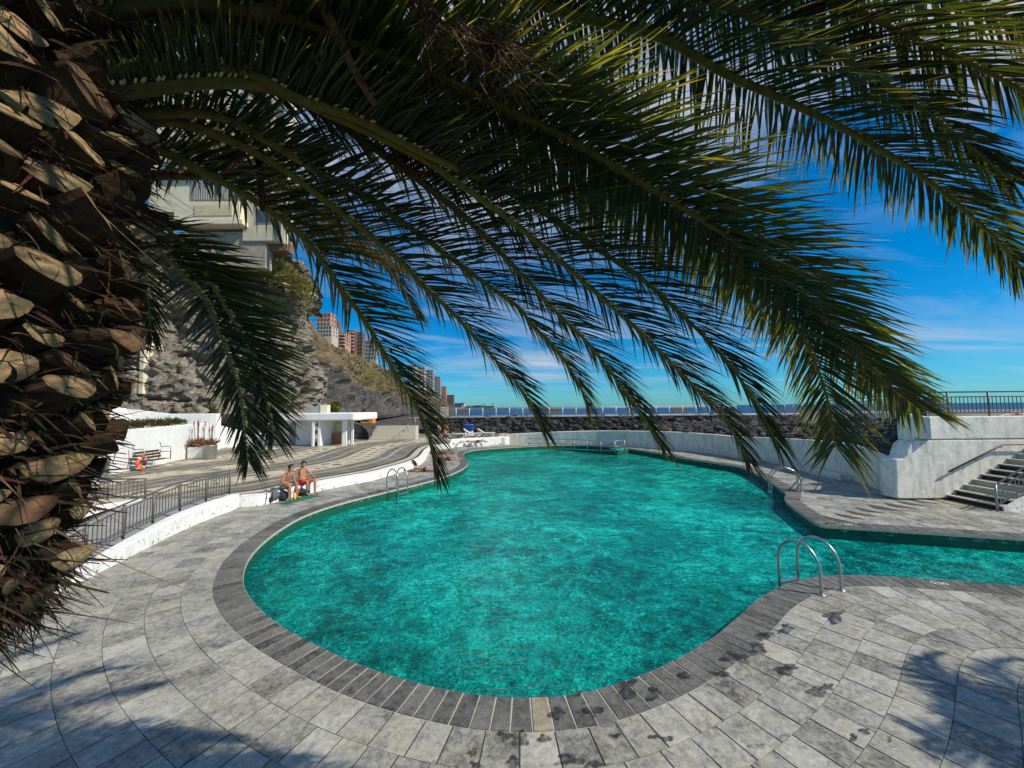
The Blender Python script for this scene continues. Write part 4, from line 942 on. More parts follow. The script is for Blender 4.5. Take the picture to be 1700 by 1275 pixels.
def person(label, loc, f, J, skin, hair=None, shorts=None, top=None, long_hair=False, sc_=1.0, group=None, slim=1.0):
    root = empty('person', loc, label, 'person', group); f = Vector((f[0], f[1], 0)).normalized(); l = Vector((-f.y, f.x, 0)); base = Vector(loc)
    xf = lambda c: base + (f * c[0] + l * c[1] + Vector((0, 0, c[2]))) * sc_
    J = {k: Vector(v) for k, v in J.items()}
    for s_ in 'LR': J['ca' + s_] = J['kn' + s_].lerp(J['an' + s_], .35)
    rad = {k: (tuple(x * slim for x in v) if isinstance(v, tuple) else v * slim) for k, v in RAD.items()}
    hd = J['hd1']; hup = (J['hd2'] - J['hd0']).normalized()
    look = J.get('look', Vector((1, 0, 0))); J.pop('look', None); look = (look - hup * look.dot(hup)).normalized(); side = hup.cross(look)
    def extra(mb):
        q = hd + look * .10 - hup * .012; mb.add([xf(q + hup * .028), xf(q - hup * .02 + side * .016), xf(q - hup * .02 - side * .016), xf(q + look * .028 - hup * .016)], [(0, 1, 3), (0, 3, 2), (1, 2, 3)])
        for s2 in (-1, 1): mb.rock(xf(hd + side * .088 * s2), .022 * sc_, 1, .05, (.6, .6, 1.2))
        for s2 in 'LR':                                       # fingers and thumb
            w_, h_ = J['wr' + s2], J['ha' + s2]; d = (h_ - w_).normalized(); sd = d.cross(Vector((0, 0, 1))); sd = sd.normalized() if sd.length > .1 else Vector((0, 1, 0)); dn = d.cross(sd)
            for i in range(4):
                a = h_ + sd * (i - 1.5) * .017; ln = (.062, .075, .07, .055)[i]
                mb.tube([xf(a), xf(a + d * ln * .6), xf(a + d * ln + dn * .018)], [.009 * sc_, .0085 * sc_, .006 * sc_], 6)
            mb.tube([xf(w_.lerp(h_, .5) + sd * .025), xf(h_ + sd * .055), xf(h_ + sd * .06 + d * .03)], [.011 * sc_, .009 * sc_, .007 * sc_], 6)
    bm_ = skin_mesh('body', J, EDGES, rad, skin, root, xf, 2, extra)
    mb = MB()
    for s2 in (-1, 1): mb.rock(xf(hd + look * .088 + side * .034 * s2 + hup * .012), .011 * sc_, 1, 0)
    mb.build('eyes', M['hair'], root)
    mb = MB(); q = xf(hd + look * .088 - hup * .055); mb.rock(q, .018 * sc_, 1, 0, (1, 1, .35)); mb.build('mouth', M['brown_leather'], root)
    if hair:
        mb = MB(); bmx = bmesh.new(); bmesh.ops.create_icosphere(bmx, subdivisions=3, radius=1); keep = {}
        for v in bmx.verts:
            c_ = v.co; keep[v.index] = c_.z > .38 or (c_.x < .05 and c_.z > -.45)
        vs = [xf(hd + hup * .03 + (look * v.co.x * .104 + side * v.co.y * .102 + hup * v.co.z * .118) * (1 + .06 * noise.noise(v.co * 4))) for v in bmx.verts]
        mb.add(vs, [tuple(v.index for v in fc.verts) for fc in bmx.faces if all(keep[v.index] for v in fc.verts)]); bmx.free()
        if long_hair: mb.tube([xf(hd - look * .08), xf(hd - look * .12 - hup * .14), xf(hd - look * .09 - hup * .28)], [.07 * sc_, .06 * sc_, .02 * sc_], 10)
        mb.build('hair', hair, root, smooth=True)
    if shorts:
        Js = {'pel': J['pel'], 'wai': J['pel'].lerp(J['wai'], .45)}; Es = [('pel', 'wai')]; rs = {'pel': (.150 * slim, .125 * slim), 'wai': (.14 * slim, .115 * slim)}
        for s_ in 'LR':
            Js['h' + s_] = J['hi' + s_]; Js['m' + s_] = J['hi' + s_].lerp(J['kn' + s_], shorts[1]); Es += [('pel', 'h' + s_), ('h' + s_, 'm' + s_)]; rs['h' + s_] = .112 * slim; rs['m' + s_] = .098 * slim
        skin_mesh('shorts', Js, Es, rs, shorts[0], root, xf, 2)
    if top:
        Js = {'wai': J['wai'], 'che': J['che'], 'top': J['che'].lerp(J['nec'], .3)}; Es = [('wai', 'che'), ('che', 'top')]; rs = {'wai': (.138 * slim, .115 * slim), 'che': (.168 * slim, .125 * slim), 'top': .12 * slim}
        for s_ in 'LR': Js['s' + s_] = J['sh' + s_]; Js['u' + s_] = J['sh' + s_].lerp(J['el' + s_], .5); Es += [('che', 's' + s_), ('s' + s_, 'u' + s_)]; rs['s' + s_] = .074 * slim; rs['u' + s_] = .062 * slim
        skin_mesh('shirt', Js, Es, rs, top, root, xf, 2)
    return root
SEAT = TZ + .02
def seated(lean, armR, armL, look):
    c = lean; z = SEAT
    J = {'pel': (0, 0, z + .10), 'wai': (-.02 + c * .35, 0, z + .27), 'che': (c * .8, 0, z + .47), 'nec': (c + .02, 0, z + .62), 'hd0': (c + .06, 0, z + .68), 'hd1': (c + .085, 0, z + .76), 'hd2': (c + .09, 0, z + .85),
         'hiL': (.05, .10, z + .08), 'hiR': (.05, -.10, z + .08), 'knL': (.44, .19, z + .14), 'knR': (.46, -.17, z + .16), 'anL': (.46, .16, .085), 'anR': (.40, -.15, .085), 'toL': (.63, .20, .035), 'toR': (.57, -.19, .035),
         'shL': (c * .9, .185, z + .55), 'shR': (c * .9, -.185, z + .55), 'look': look}
    J.update(armR); J.update(armL); return J
wdir = Vector((.97, -.18, 0))
p1 = G(473, 829.5); p1 = p1 - wdir * .12
person('bare chested man in grey green shorts sitting hunched on the low wall', (p1.x, p1.y, 0), wdir,
       seated(.25, {'elR': (.22, -.28, SEAT + .30), 'wrR': (.40, -.12, SEAT + .20), 'haR': (.46, -.07, SEAT + .17)}, {'elL': (.26, .27, SEAT + .30), 'wrL': (.44, .12, SEAT + .22), 'haL': (.50, .08, SEAT + .19)}, (.9, .7, -.1)), M['skin'], M['hair'], (M['grey_fabric'], .55))
p2 = G(508, 820.5); p2 = p2 - wdir * .16
person('bare chested man in red shorts leaning back on one arm', (p2.x, p2.y, 0), Vector((.9, -.36, 0)),
       seated(-.06, {'elR': (-.14, -.40, SEAT + .30), 'wrR': (-.24, -.52, SEAT + .06), 'haR': (-.20, -.56, SEAT + .02)}, {'elL': (.12, .30, SEAT + .32), 'wrL': (.34, .24, SEAT + .22), 'haL': (.41, .22, SEAT + .20)}, (.85, -.75, -.25)), M['skin'], M['hair'], (M['red'], .6))
# towel, bags
tw = [G(462, 836.5, .012), G(478, 836.8, .012), G(531, 823.2, .012), G(512, 820.5, .012)]
mb = MB(); nu, nv = 24, 8; vs = []
for i in range(nu + 1):
    for j in range(nv + 1):
        a = tw[0].lerp(tw[3], i / nu).lerp(tw[1].lerp(tw[2], i / nu), j / nv); a.z = .012 + .018 * abs(noise.noise(a * 4)); vs.append(a)
mb.add(vs, [(i * (nv + 1) + j, (i + 1) * (nv + 1) + j, (i + 1) * (nv + 1) + j + 1, i * (nv + 1) + j + 1) for i in range(nu) for j in range(nv)])
tag(mb.build('beach_towel', M['green_towel'], origin=tw[0]), 'dark green towel spread on the deck under the men\'s feet', 'towel')
def lump(name, label, cat, c, d, mat, jag=.18, rz=0, extra=None):
    root = empty(name, (c[0], c[1], 0), label, cat); mb = MB(); mb.rock((c[0], c[1], d[2] * .5), 1, 3, jag, (d[0] / 2, d[1] / 2, d[2] / 2)); mb.build('bag_body', mat, root, smooth=True); return root
q = G(452, 834); r_ = lump('backpack', 'grey backpack leaning on the low wall left of the men', 'backpack', q, (.42, .36, .46), M['slate_bag'])
mb = MB(); mb.tube([q + Vector((.1, -.17, .1)), q + Vector((.14, -.22, .26)), q + Vector((.08, -.14, .40))], .02, 6); mb.tube([q + Vector((-.08, -.17, .1)), q + Vector((-.06, -.22, .26)), q + Vector((-.05, -.14, .40))], .02, 6); mb.build('strap', M['navy'], r_)
mb = MB(); mb.box(q + Vector((.05, -.2, .14)), (.2, .06, .16)); mb.build('pocket', M['navy'], r_, bevel=.02)
q = G(462, 829); mb = MB(); vs = []
for i in range(9):
    for j in range(7): a = q + Vector((-.12 + .036 * i * (.5 + .5 * (1 - j / 6)), -.05 - .05 * j / 6 + .02 * math.sin(i * 1.7), .42 - .32 * j / 6)); vs.append(a)
mb.add(vs, [(i * 7 + j, (i + 1) * 7 + j, (i + 1) * 7 + j + 1, i * 7 + j + 1) for i in range(8) for j in range(6)])
tag(mb.build('white_towel', M['white_cloth'], smooth=True, origin=q), 'white towel hanging over the bags beside the backpack', 'towel')
q = G(470, 831.5) + Vector((-.08, .05, 0)); lump('duffel_bag', 'dark navy bag under the hunched man', 'bag', q, (.5, .34, .34), M['navy'])
q = G(491, 824.5); r_ = lump('handbag', 'small reddish brown bag between the two men', 'bag', q, (.26, .22, .36), M['brown_leather'])
mb = MB(); mb.tube([q + Vector((-.08, 0, .3)), q + Vector((0, 0, .46)), q + Vector((.08, 0, .3))], .012, 6); mb.build('bag_handle', M['brown_leather'], r_)
q = G(503, 823.5) + Vector((-.1, .1, 0)); lump('soft_bag', 'long dark bag on the towel by the man in red', 'bag', q, (.62, .34, .26), M['navy'])
q = G(489, 829.5); root = empty('sun_cream', q, 'small yellow bottle standing on the green towel', 'bottle'); mb = MB(); mb.lathe([(.045, 0.02), (.05, .03), (.05, .2), (.02, .22)], (q.x, q.y, 0), 12); mb.build('bottle_body', M['yellow'], root, smooth=True); mb = MB(); mb.lathe([(.022, .215), (.022, .26)], (q.x, q.y, 0), 10); mb.build('cap', M['white_cloth'], root)
# umbrella stick / crutch leaning at the wall left of the bags
q = G(440, 838); root = empty('folded_chair', q, 'thin folded metal frame leaning against the low wall', 'folding chair')
mb = MB(); mb.tube([q, q + Vector((.02, .05, .5)), q + Vector((-.15, .15, .62))], .012, 6); mb.tube([q + Vector((-.1, .05, .5)), q + Vector((.3, -.05, .38))], .014, 6); mb.build('frame', M['paint_metal'], root)

def prone():
    J = {'pel': (0, 0, .13), 'wai': (.20, 0, .13), 'che': (.42, 0, .20), 'nec': (.55, 0, .33), 'hd0': (.58, 0, .39), 'hd1': (.62, 0, .46), 'hd2': (.63, 0, .55)}
    for s_, k in (('L', 1), ('R', -1)):
        J.update({'hi' + s_: (-.06, .09 * k, .12), 'kn' + s_: (-.48, .11 * k, .075), 'an' + s_: (-.88, .12 * k, .07), 'to' + s_: (-1.02, .14 * k, .035), 'sh' + s_: (.46, .17 * k, .24), 'el' + s_: (.56, .22 * k, .05), 'wr' + s_: (.78, .10 * k, .045), 'ha' + s_: (.85, .07 * k, .045)})
    J['look'] = (1, 0, 0); return J
def supine():
    J = {'pel': (0, 0, .12), 'wai': (.20, 0, .11), 'che': (.43, 0, .12), 'nec': (.58, 0, .11), 'hd0': (.66, 0, .11), 'hd1': (.74, 0, .12), 'hd2': (.82, 0, .13)}
    for s_, k in (('L', 1), ('R', -1)):
        J.update({'hi' + s_: (-.06, .09 * k, .11), 'kn' + s_: (-.48, .12 * k, .13 if k > 0 else .24), 'an' + s_: (-.88, .12 * k, .06), 'to' + s_: (-.98, .16 * k, .13), 'sh' + s_: (.48, .18 * k, .10), 'el' + s_: (.24, .26 * k, .06), 'wr' + s_: (.0, .24 * k, .05), 'ha' + s_: (-.07, .23 * k, .05)})
    J['look'] = (0, 0, 1); return J
def standing(lean=0, step=.12):
    J = {'pel': (0, 0, .92), 'wai': (.02 + lean * .3, 0, 1.08), 'che': (.02 + lean * .8, 0, 1.32), 'nec': (.03 + lean * 1.2, 0, 1.49), 'hd0': (.05 + lean * 1.3, 0, 1.55), 'hd1': (.07 + lean * 1.4, 0, 1.63), 'hd2': (.07 + lean * 1.5, 0, 1.72)}
    for s_, k in (('L', 1), ('R', -1)):
        J.update({'hi' + s_: (0, .09 * k, .88), 'kn' + s_: (.05 + step * k, .10 * k, .48), 'an' + s_: (step * 1.6 * k - .03, .10 * k, .08), 'to' + s_: (step * 1.6 * k + .14, .12 * k, .03), 'sh' + s_: (.02 + lean * .9, .19 * k, 1.40), 'el' + s_: (-.06 * k + lean * .7, .25 * k, 1.12), 'wr' + s_: (.10 - .12 * k + lean * .8, .25 * k, .90), 'ha' + s_: (.13 - .13 * k + lean * .8, .25 * k, .83)})
    J['look'] = (1, 0, -.1); return J
q = G(705, 783); person('sunbather lying face down on the deck by the terrace wall', (q.x, q.y, .005), (-1, .12), prone(), M['skin'], M['hair'], (M['navy'], .15), None, True, slim=.9)
q = G(741, 765); person('sunbather in maroon lying on the deck nearest the pool corner', (q.x, q.y, .005), (-1, .1), supine(), M['skin_pale'], M['hair'], (M['maroon'], .6), M['maroon'], slim=.9)
q = G(733, 754); person('sunbather lying on the deck below the pale terrace steps', (q.x, q.y, .005), (-1, .1), supine(), M['skin'], M['hair'], (M['brown_leather'], .4), None, slim=.9)
q = G(790, 743.5); person('sunbather with knees up on the white ledge at the far corner', (q.x, q.y + .9, .34), (-1, .1), supine(), M['skin_pale'], M['hair'], (M['navy'], .5), None, slim=.9)
q = G(727, 737, TZ); person('pale shirtless person walking on the terrace behind the frond tip', (q.x, q.y, TZ), (.4, .9), standing(), M['skin_pale'], M['hair'], (M['grey_fabric'], .7), None, sc_=.95)
q = G(739, 737, TZ); person('person in maroon clothes bending forward on the terrace', (q.x, q.y, TZ), (.7, -.5), standing(.16), M['skin_pale'], M['hair'], (M['maroon'], .95), M['maroon'], sc_=.95)
q = P(1693, 684, 18); person('sunbather lying on the promenade at the far right edge', (q.x, q.y, 2.60), (1, .1), supine(), M['skin_pale'], M['hair'], (M['maroon'], .4), None)
mb = MB(); mb.box((q.x, q.y, 2.38), (2.4, .9, .44)); tag(mb.build('stone_bench', M['concrete']), 'grey stone bench under the sunbather on the right promenade', 'bench')
# ================================================================== SEA, CLIFF, HILLSIDE, TOWN
m, t, o = nt('open sea'); n = N(t); co = n.geo()
wv = n.noise(n('VectorMath', {0: co, 1: (.02, .09, 1)}, operation='MULTIPLY').outputs[0], 1.0, 8, .65)
c = n.ramp(wv, [(.35, (.004, .035, .10)), (.65, (.010, .075, .17))])
finish(t, o, n('BsdfPrincipled', {'Base Color': c, 'Roughness': .45, 'Specular IOR Level': .25, 'Normal': n.bump(wv, .5, 1.0)})); M['sea'] = m
mb = MB(); mb.add([(-30000, 52, -4), (30000, 52, -4), (30000, 50000, -4), (-30000, 50000, -4)], [(0, 1, 2, 3)])
tag(mb.build('sea', M['sea']), kind='structure')

def fbm(p, oct=5): return noise.fractal(p, 1.0, 2.0, oct, noise_basis='PERLIN_ORIGINAL')
# cliff
path = [P(20, 690, 33), P(150, 690, 36), P(260, 690, 39), P(370, 690, 42), P(450, 690, 45.5), P(505, 690, 49), P(527, 690, 53), P(524, 690, 60), P(505, 690, 70), P(480, 690, 86)]
path = [Vector((p.x, p.y, 0)) for p in path]
tops = [20, 21, 22.5, 23, 22.5, 22.3, 22, 21, 22, 24]
ps = cr(path, 26); tz_ = np.interp(np.linspace(0, 1, len(ps)), np.linspace(0, 1, len(tops)), tops)
NV = 96; vs = []
for i, p in enumerate(ps):
    tt = (ps[min(i + 1, len(ps) - 1)] - ps[max(i - 1, 0)]).normalized(); nn = Vector((tt.y, -tt.x, 0))
    for j in range(NV + 1):
        h = j / NV; z = .2 + (tz_[i] - .2) * h; q = Vector((p.x, p.y, z))
        s_ = Vector((q.x * .22, q.y * .22, z * .33))
        d = 1.5 * fbm(s_, 3) + .75 * abs(fbm(s_ * 2.7 + Vector((5, 1, 0)), 4)) + .35 * fbm(s_ * 7, 4) - .5 * max(0, fbm(s_ * 1.6 + Vector((9, 4, 2)), 2)) * 2
        vd = noise.voronoi(Vector((q.x * .42, q.y * .42, z * .62)) + Vector((.4, .4, .4)) * fbm(s_ * 2, 2))[0]; d += .95 * min(.9, vd[1] - vd[0]) - .35
        d += -1.3 * (h ** 2) * 1.2 + .9 * math.sin(h * 5.5 + 1.0) - (1.2 if .03 < h < .10 and noise.noise(s_ * .9) > -.1 else 0)
        vs.append(q + nn * d * 1.1 + Vector((0, 0, .5 * fbm(s_ * 2 + Vector((3, 3, 3)), 3))))
mb = MB(); w_ = NV + 1
mb.add(vs, [(i * w_ + j, (i + 1) * w_ + j, (i + 1) * w_ + j + 1, i * w_ + j + 1) for i in range(len(ps) - 1) for j in range(NV)])
nt_ = len(ps); tv = [vs[i * w_ + NV] for i in range(nt_)]
mb.add(tv + [Vector((v.x - 6, v.y + 16, v.z + 1.5)) for v in tv], [(i, i + 1, nt_ + i + 1, nt_ + i) for i in range(nt_ - 1)])
tag(mb.build('cliff', M['cliff'], smooth=False), kind='structure')
# hillside
tp = [(470, 470, 90), (505, 523, 98), (540, 562, 106), (580, 584, 120), (620, 603, 140), (660, 627, 172), (700, 652, 235), (745, 673, 330)]
ft = [(480, 708, 60), (520, 706, 61), (565, 702, 64), (610, 697, 76), (650, 692, 98), (690, 687, 142), (722, 683, 212), (752, 679, 335)]
tps = resample(cr([P(*q) for q in tp], 10), n=130); fts = resample(cr([P(*q) for q in ft], 10), n=130); NJ = 64; vs = []; w_ = NJ + 1
for i in range(131):
    for j in range(w_):
        h = j / NJ; q = fts[i].lerp(tps[i], h); s_ = q * .055; k_ = min(1, q.y / 120)
        a = (3.4 * fbm(s_, 6) + 3.0 * abs(fbm(s_ * 2.3, 5)) + (1.6 * abs(fbm(s_ * 6, 4)) if h < .42 else .5 * fbm(s_ * 7, 3))) * math.sin(math.pi * min(1, h * 1.02)) ** .5
        vs.append(q + Vector((a * .9, -a * .7, a * .55)))
mb = MB(); mb.add(vs, [(i * w_ + j, (i + 1) * w_ + j, (i + 1) * w_ + j + 1, i * w_ + j + 1) for i in range(130) for j in range(NJ)])
mb.mi = [1 if (k_ % NJ) / NJ < .26 + .1 * noise.noise(Vector((k_ // NJ * .17, 0, 0))) else 0 for k_ in range(len(mb.f))]
tag(mb.build('hillside', [M['hill'], M['hill_dark']]), kind='structure')
mb = MB(); fl = [(fts[i].x, fts[i].y, fts[i].z + .3) for i in range(0, 131, 5)]; nf = len(fl)
mb.add(fl + [(-60 + 54 * i / (nf - 1), 45.5, .33) for i in range(nf)], [(i, nf + i, nf + i + 1, i + 1) for i in range(nf - 1)])
tag(mb.build('shore_ground', M['hill_dark']), kind='structure')
# scrub over hillside and cliff brow
mb = MB()
for _ in range(700):
    i = int(rnd() * 129); j = int((.25 + .7 * rnd()) * NJ); p = vs[i * w_ + j]
    if p.y > 190 or noise.noise(p * .06) < -.12: continue
    leafy(mb, p, U(.4, 1.1), 16, .8, .12, DRY + [(.08, .085, .03), (.05, .06, .02)], .6, .6)
tag(mb.build('hillside_scrub', M['scrub']), 'dry olive and straw coloured scrub scattered over the hillside', 'scrub', kind='stuff')
mb = MB()
for _ in range(95):
    px = U(436, 518); Y = np.interp(px, [436, 505, 518], [44.5, 48, 51]) + U(-1.2, .6); py = np.interp(px, [436, 450, 480, 512, 518], [425, 440, 455, 480, 500]) + U(-8, 45) * rnd()
    leafy(mb, P(px, py, Y), U(.3, .8), 40, .95, .05, [(.26, .22, .06), (.16, .17, .04), (.32, .24, .10), (.10, .12, .03)], -.2 if rnd() < .5 else .6, .7)
for _ in range(60):
    px = U(235, 352); p = P(px, U(676, 688), 39.5); leafy(mb, p, U(.3, .6), 30, .4, .05, GREENS + DRY[:3])
tag(mb.build('cliff_grass', M['scrub']), 'straw coloured grass hanging over the cliff brow and growing at its foot', 'grass', kind='stuff')
p = P(552, 690, 47); mb = MB()
for _ in range(26): leafy(mb, p + Vector((U(-.5, .5), U(-.5, .5), U(-.4, 1.6))), U(.3, .6), 50, .35, .07, [(.14, .15, .03), (.20, .18, .04), (.08, .10, .02)])
bush = empty('shrub', p, 'yellow green bush growing above the changing house roof', 'shrub'); mb.build('foliage', M['scrub'], bush)
mb = MB(); mb.tube([p + Vector((0, 0, -1.2)), p + Vector((.1, 0, .6))], [.09, .04], 7, col=(.12, .08, .05)); mb.build('stem', M['boot'], bush)
mb = MB(); q = P(327, 683, 38.5); mb.rock(q, .95, 3, .22, (1.1, .8, .6)); tag(mb.build('boulder', M['cliff'], origin=q), 'pale boulder lying on top of the upper white wall', 'boulder')

M['ochre'] = mat_simple('ochre render', (.36, .25, .10), .9, var=.35, scale=1.5)
M['tower'] = mat_simple('weathered tower render', (.56, .50, .37), .85, var=.25, scale=.8)
# building perched on the cliff
YB = 44.5
bl = empty('cliff_building', P(400, 400, YB), 'cream concrete building with balconies overhanging the cliff top', 'building')
def pbox(name, x0, x1, y0, y1, Y, dep, mat, par, bevel=0):
    a, b_ = P(x0, y1, Y), P(x1, y0, Y); mb = MB(); mb.box(((a.x + b_.x) / 2, Y + dep / 2, (a.z + b_.z) / 2), (b_.x - a.x, dep, b_.z - a.z)); return mb.build(name, mat, par, bevel=bevel)
YB1 = YB - 3
pbox('balcony_front', 288, 398, 334, 366, YB1, 1.0, M['cream_pale'], bl, .05); pbox('balcony_panel', 322, 386, 340, 358, YB1 - .06, .1, M['cream'], bl)
pbox('balcony_slab', 284, 402, 364, 372, YB1 - .2, 6, M['cream_pale'], bl)
pbox('wall', 246, 402, 262, 352, YB1 + 1.6, 6, M['cream_pale'], bl)
lv_ = pbox('louvre_panel', 321, 390, 292, 332, YB1 + 1.4, .15, M['bld_white'], bl); mb = MB()
for i in range(18): a = P(322 + 68 * i / 17.5, 331, YB1 + 1.3); b_ = P(322 + 68 * i / 17.5, 293, YB1 + 1.3); mb.box((a.x, YB1 + 1.36, (a.z + b_.z) / 2), (.10, .1, b_.z - a.z))
mb.build('slats', M['bld_grey'], lv_)
pbox('upper_balcony', 300, 398, 208, 236, YB1, 1.2, M['cream'], bl, .05); pbox('glazing', 340, 400, 237, 262, YB1 + 1.5, .2, M['glass'], bl)
pbox('upper_wall', 246, 402, 150, 262, YB1 + 1.8, 6, M['cream_pale'], bl)
pbox('stair_tower', 402, 474, 120, 400, YB - 2.2, 2.5, M['tower'], bl, .05); pbox('tower_fin', 466, 482, 120, 404, YB - 2.6, .4, M['cream_pale'], bl)
pbox('tower_base', 410, 476, 400, 416, YB - 1.4, 1.5, M['bld_brown'], bl)
for yy in (160, 205, 250, 300, 345):
    f_ = pbox('window', 424, 452, yy, yy + 26, YB - 2.26, .08, M['bld_white'], bl); pbox('pane', 426, 450, yy + 2, yy + 24, YB - 2.30, .05, M['glass'], f_)
pbox('retaining_wall', 300, 442, 384, 446, YB - 2.0, 1.2, M['rubble'], bl)
bl2 = empty('annexe', P(200, 680, 38), 'small cream building tucked behind the trunk at the cliff foot', 'building')
pbox('balcony_front', 150, 230, 628, 654, 38, 3, M['cream'], bl2, .04); pbox('end_wall', 229, 240, 578, 654, 37.9, 3.6, M['cream_pale'], bl2, .03); w1_ = pbox('window', 165, 229, 580, 627, 39, .3, M['metal'], bl2)
for i in range(3): pbox('pane', 168 + i * 21, 186 + i * 21, 583, 625, 38.95, .1, M['glass'], w1_)
pbox('roof', 140, 242, 568, 578, 37.8, 4, M['cream_pale'], bl2); pbox('undercroft', 140, 234, 655, 685, 38.6, 2.5, M['concrete'], bl2)

# town on the ridge and along the coast
def block(label, x0, x1, y0, y1, Y, mat, fl, nc, bal=None, side=None, dep=None, group='apartment blocks on the hillside and shore', cap=True):
    a, b_ = P(x0, y1, Y), P(x1, y0, Y); w = b_.x - a.x; h = b_.z - a.z; dep = dep or w
    root = empty('apartment_building', (a.x, Y, a.z), label, 'building', group)
    mb = MB(); mb.box(((a.x + b_.x) / 2, Y + dep / 2, (a.z + b_.z) / 2 - 1.5), (w, dep, h + 3)); mb.build('wall', mat, root)
    if cap: mb = MB(); mb.box(((a.x + b_.x) / 2, Y + dep / 2, b_.z + h * .012), (w * 1.04, dep * 1.03, h * .025)); mb.build('roof', M['bld_white'] if bal else mat, root)
    mb = MB(); ww, wh = w / nc * .52, h / fl * .5; mb.box((a.x, Y - .05, a.z), (ww, .12, wh)); win = mb.build('window', M['glass'], root); base = Vector((a.x, Y, a.z)); first = True
    mbs = None
    for i in range(fl):
        for j in range(nc):
            loc = Vector((w * (j + .5) / nc, 0, h * (i + .55) / fl))
            if first: win.location = loc; first = False
            else: copyto(win, root, loc)
    if bal:
        mb = MB(); mb.box((a.x + w * .5, Y - .5, a.z + .0), (w * .96, 1.0, h / fl * .26)); bo = mb.build('balcony', bal, root)
        for i in range(fl): (setattr(bo, 'location', Vector((0, 0, h * (i + .22) / fl))) if i == 0 else copyto(bo, root, (0, 0, h * (i + .22) / fl)))
    # windows on the flank that faces the sea
    mb = MB(); mb.box((b_.x + .05, Y, a.z), (.12, dep * .12, wh)); sw_ = mb.build('window', M['glass'], root); first = True
    for i in range(fl):
        for j in range(2):
            loc = Vector((0, dep * (.3 + .4 * j), h * (i + .55) / fl))
            if first: sw_.location = loc; first = False
            else: copyto(sw_, root, loc)
    return root
block('pink apartment block nearest the cliff on the ridge', 526, 549, 520, 556, 108, M['pink'], 5, 4)
block('low white terrace of flats below the pink ridge block', 527, 551, 541, 559, 106, M['bld_white'], 3, 5)
block('brown apartment block stepping down beside the pink one on the ridge', 549, 561, 533, 566, 114, M['bld_brown'], 5, 3)
block('pink flats with pale balconies below the brown ridge block', 553, 574, 552, 574, 116, M['pink'], 4, 4, M['bld_white'])
block('dark red apartment block halfway down the ridge line', 574, 588, 548, 582, 124, M['brick_red'], 6, 3, M['bld_white'])
block('greyish brown block right of the dark red one on the ridge', 588, 602, 552, 588, 130, M['bld_brown'], 6, 3)
block('grey block lowest in the ridge row behind the frond', 602, 621, 566, 597, 138, M['bld_grey'], 5, 4)
block('terracotta block with cream balconies standing against the hillside', 625, 646, 629, 669, 150, M['terracotta'], 8, 3, M['cream_pale'], dep=16)
block('second terracotta block with cream balconies partly behind the frond', 650, 669, 634, 671, 158, M['terracotta'], 8, 3, M['cream_pale'], dep=14)
block('plain terracotta wing on the left of the balcony block', 608, 624.5, 628, 668, 153, M['terracotta'], 3, 1, None, dep=12)
block('tall grey tower leftmost on the shore behind the frond', 676, 690, 606, 677, 290, M['bld_grey'], 16, 3)
block('pale grey tower second on the shore behind the frond', 691, 705, 610, 677, 300, M['bld_white'], 15, 3)
block('grey ribbed tower beside the pale ones on the shore', 707, 719, 615, 677, 310, M['bld_grey'], 15, 3)
block('grey tower with a reddish upper flank on the shore', 719.5, 731, 626, 677, 320, M['bld_grey'], 13, 3)
block('slim reddish tower right of the grey ones', 732, 740.5, 642, 677, 330, M['pink'], 10, 2)
block('low brown block at the end of the tower row', 742, 753, 656, 678, 345, M['bld_brown'], 6, 3)
for i, (x0, x1, y0, y1, mt) in enumerate(((754, 764, 669, 680, 'bld_grey'), (765, 771, 668.5, 680, 'bld_white'), (773, 786, 673.5, 680, 'bld_white'), (787, 801, 672.5, 680, 'bld_grey'), (802.5, 820, 673.5, 680, 'bld_brown'), (821, 846, 676.3, 680, 'bld_grey'))):
    r_ = empty('port_building', P(x0, y1, 520), ['low grey port shed next to the brown block', 'small white port office beside the first shed', 'long white port warehouse in the middle of the harbour row', 'grey port warehouse left of the twin chimneys', 'brown port hall under the twin chimneys', 'flat grey breakwater shed furthest right in the harbour'][i], 'building', 'harbour buildings on the horizon')
    pbox('wall', x0, x1, y0 + .8, y1, 520, 14, M[mt], r_); pbox('roof', x0 - .3, x1 + .3, y0, y0 + .8, 518, 16, M['bld_grey'], r_)
    if i == 4:
        for cx in (803.5, 818): pbox('chimney', cx - .7, cx + .7, 669.5, 674, 519, 3, M['bld_brown'], r_)
for i, (cx, y0) in enumerate(((783, 666.5), (770, 665.5), (834, 671))):
    r_ = empty('harbour_mast', P(cx, 680, 505), ['thin harbour mast above the white warehouse', 'thin harbour mast beside the small white office', 'short harbour mast over the flat breakwater shed'][i], 'mast', 'masts in the harbour')
    pbox('pole', cx - .18, cx + .18, y0, 680, 505, .5, M['bld_grey'], r_); pbox('crossarm', cx - 1, cx + 1, y0 + 2, y0 + 2.4, 505, .5, M['bld_grey'], r_)
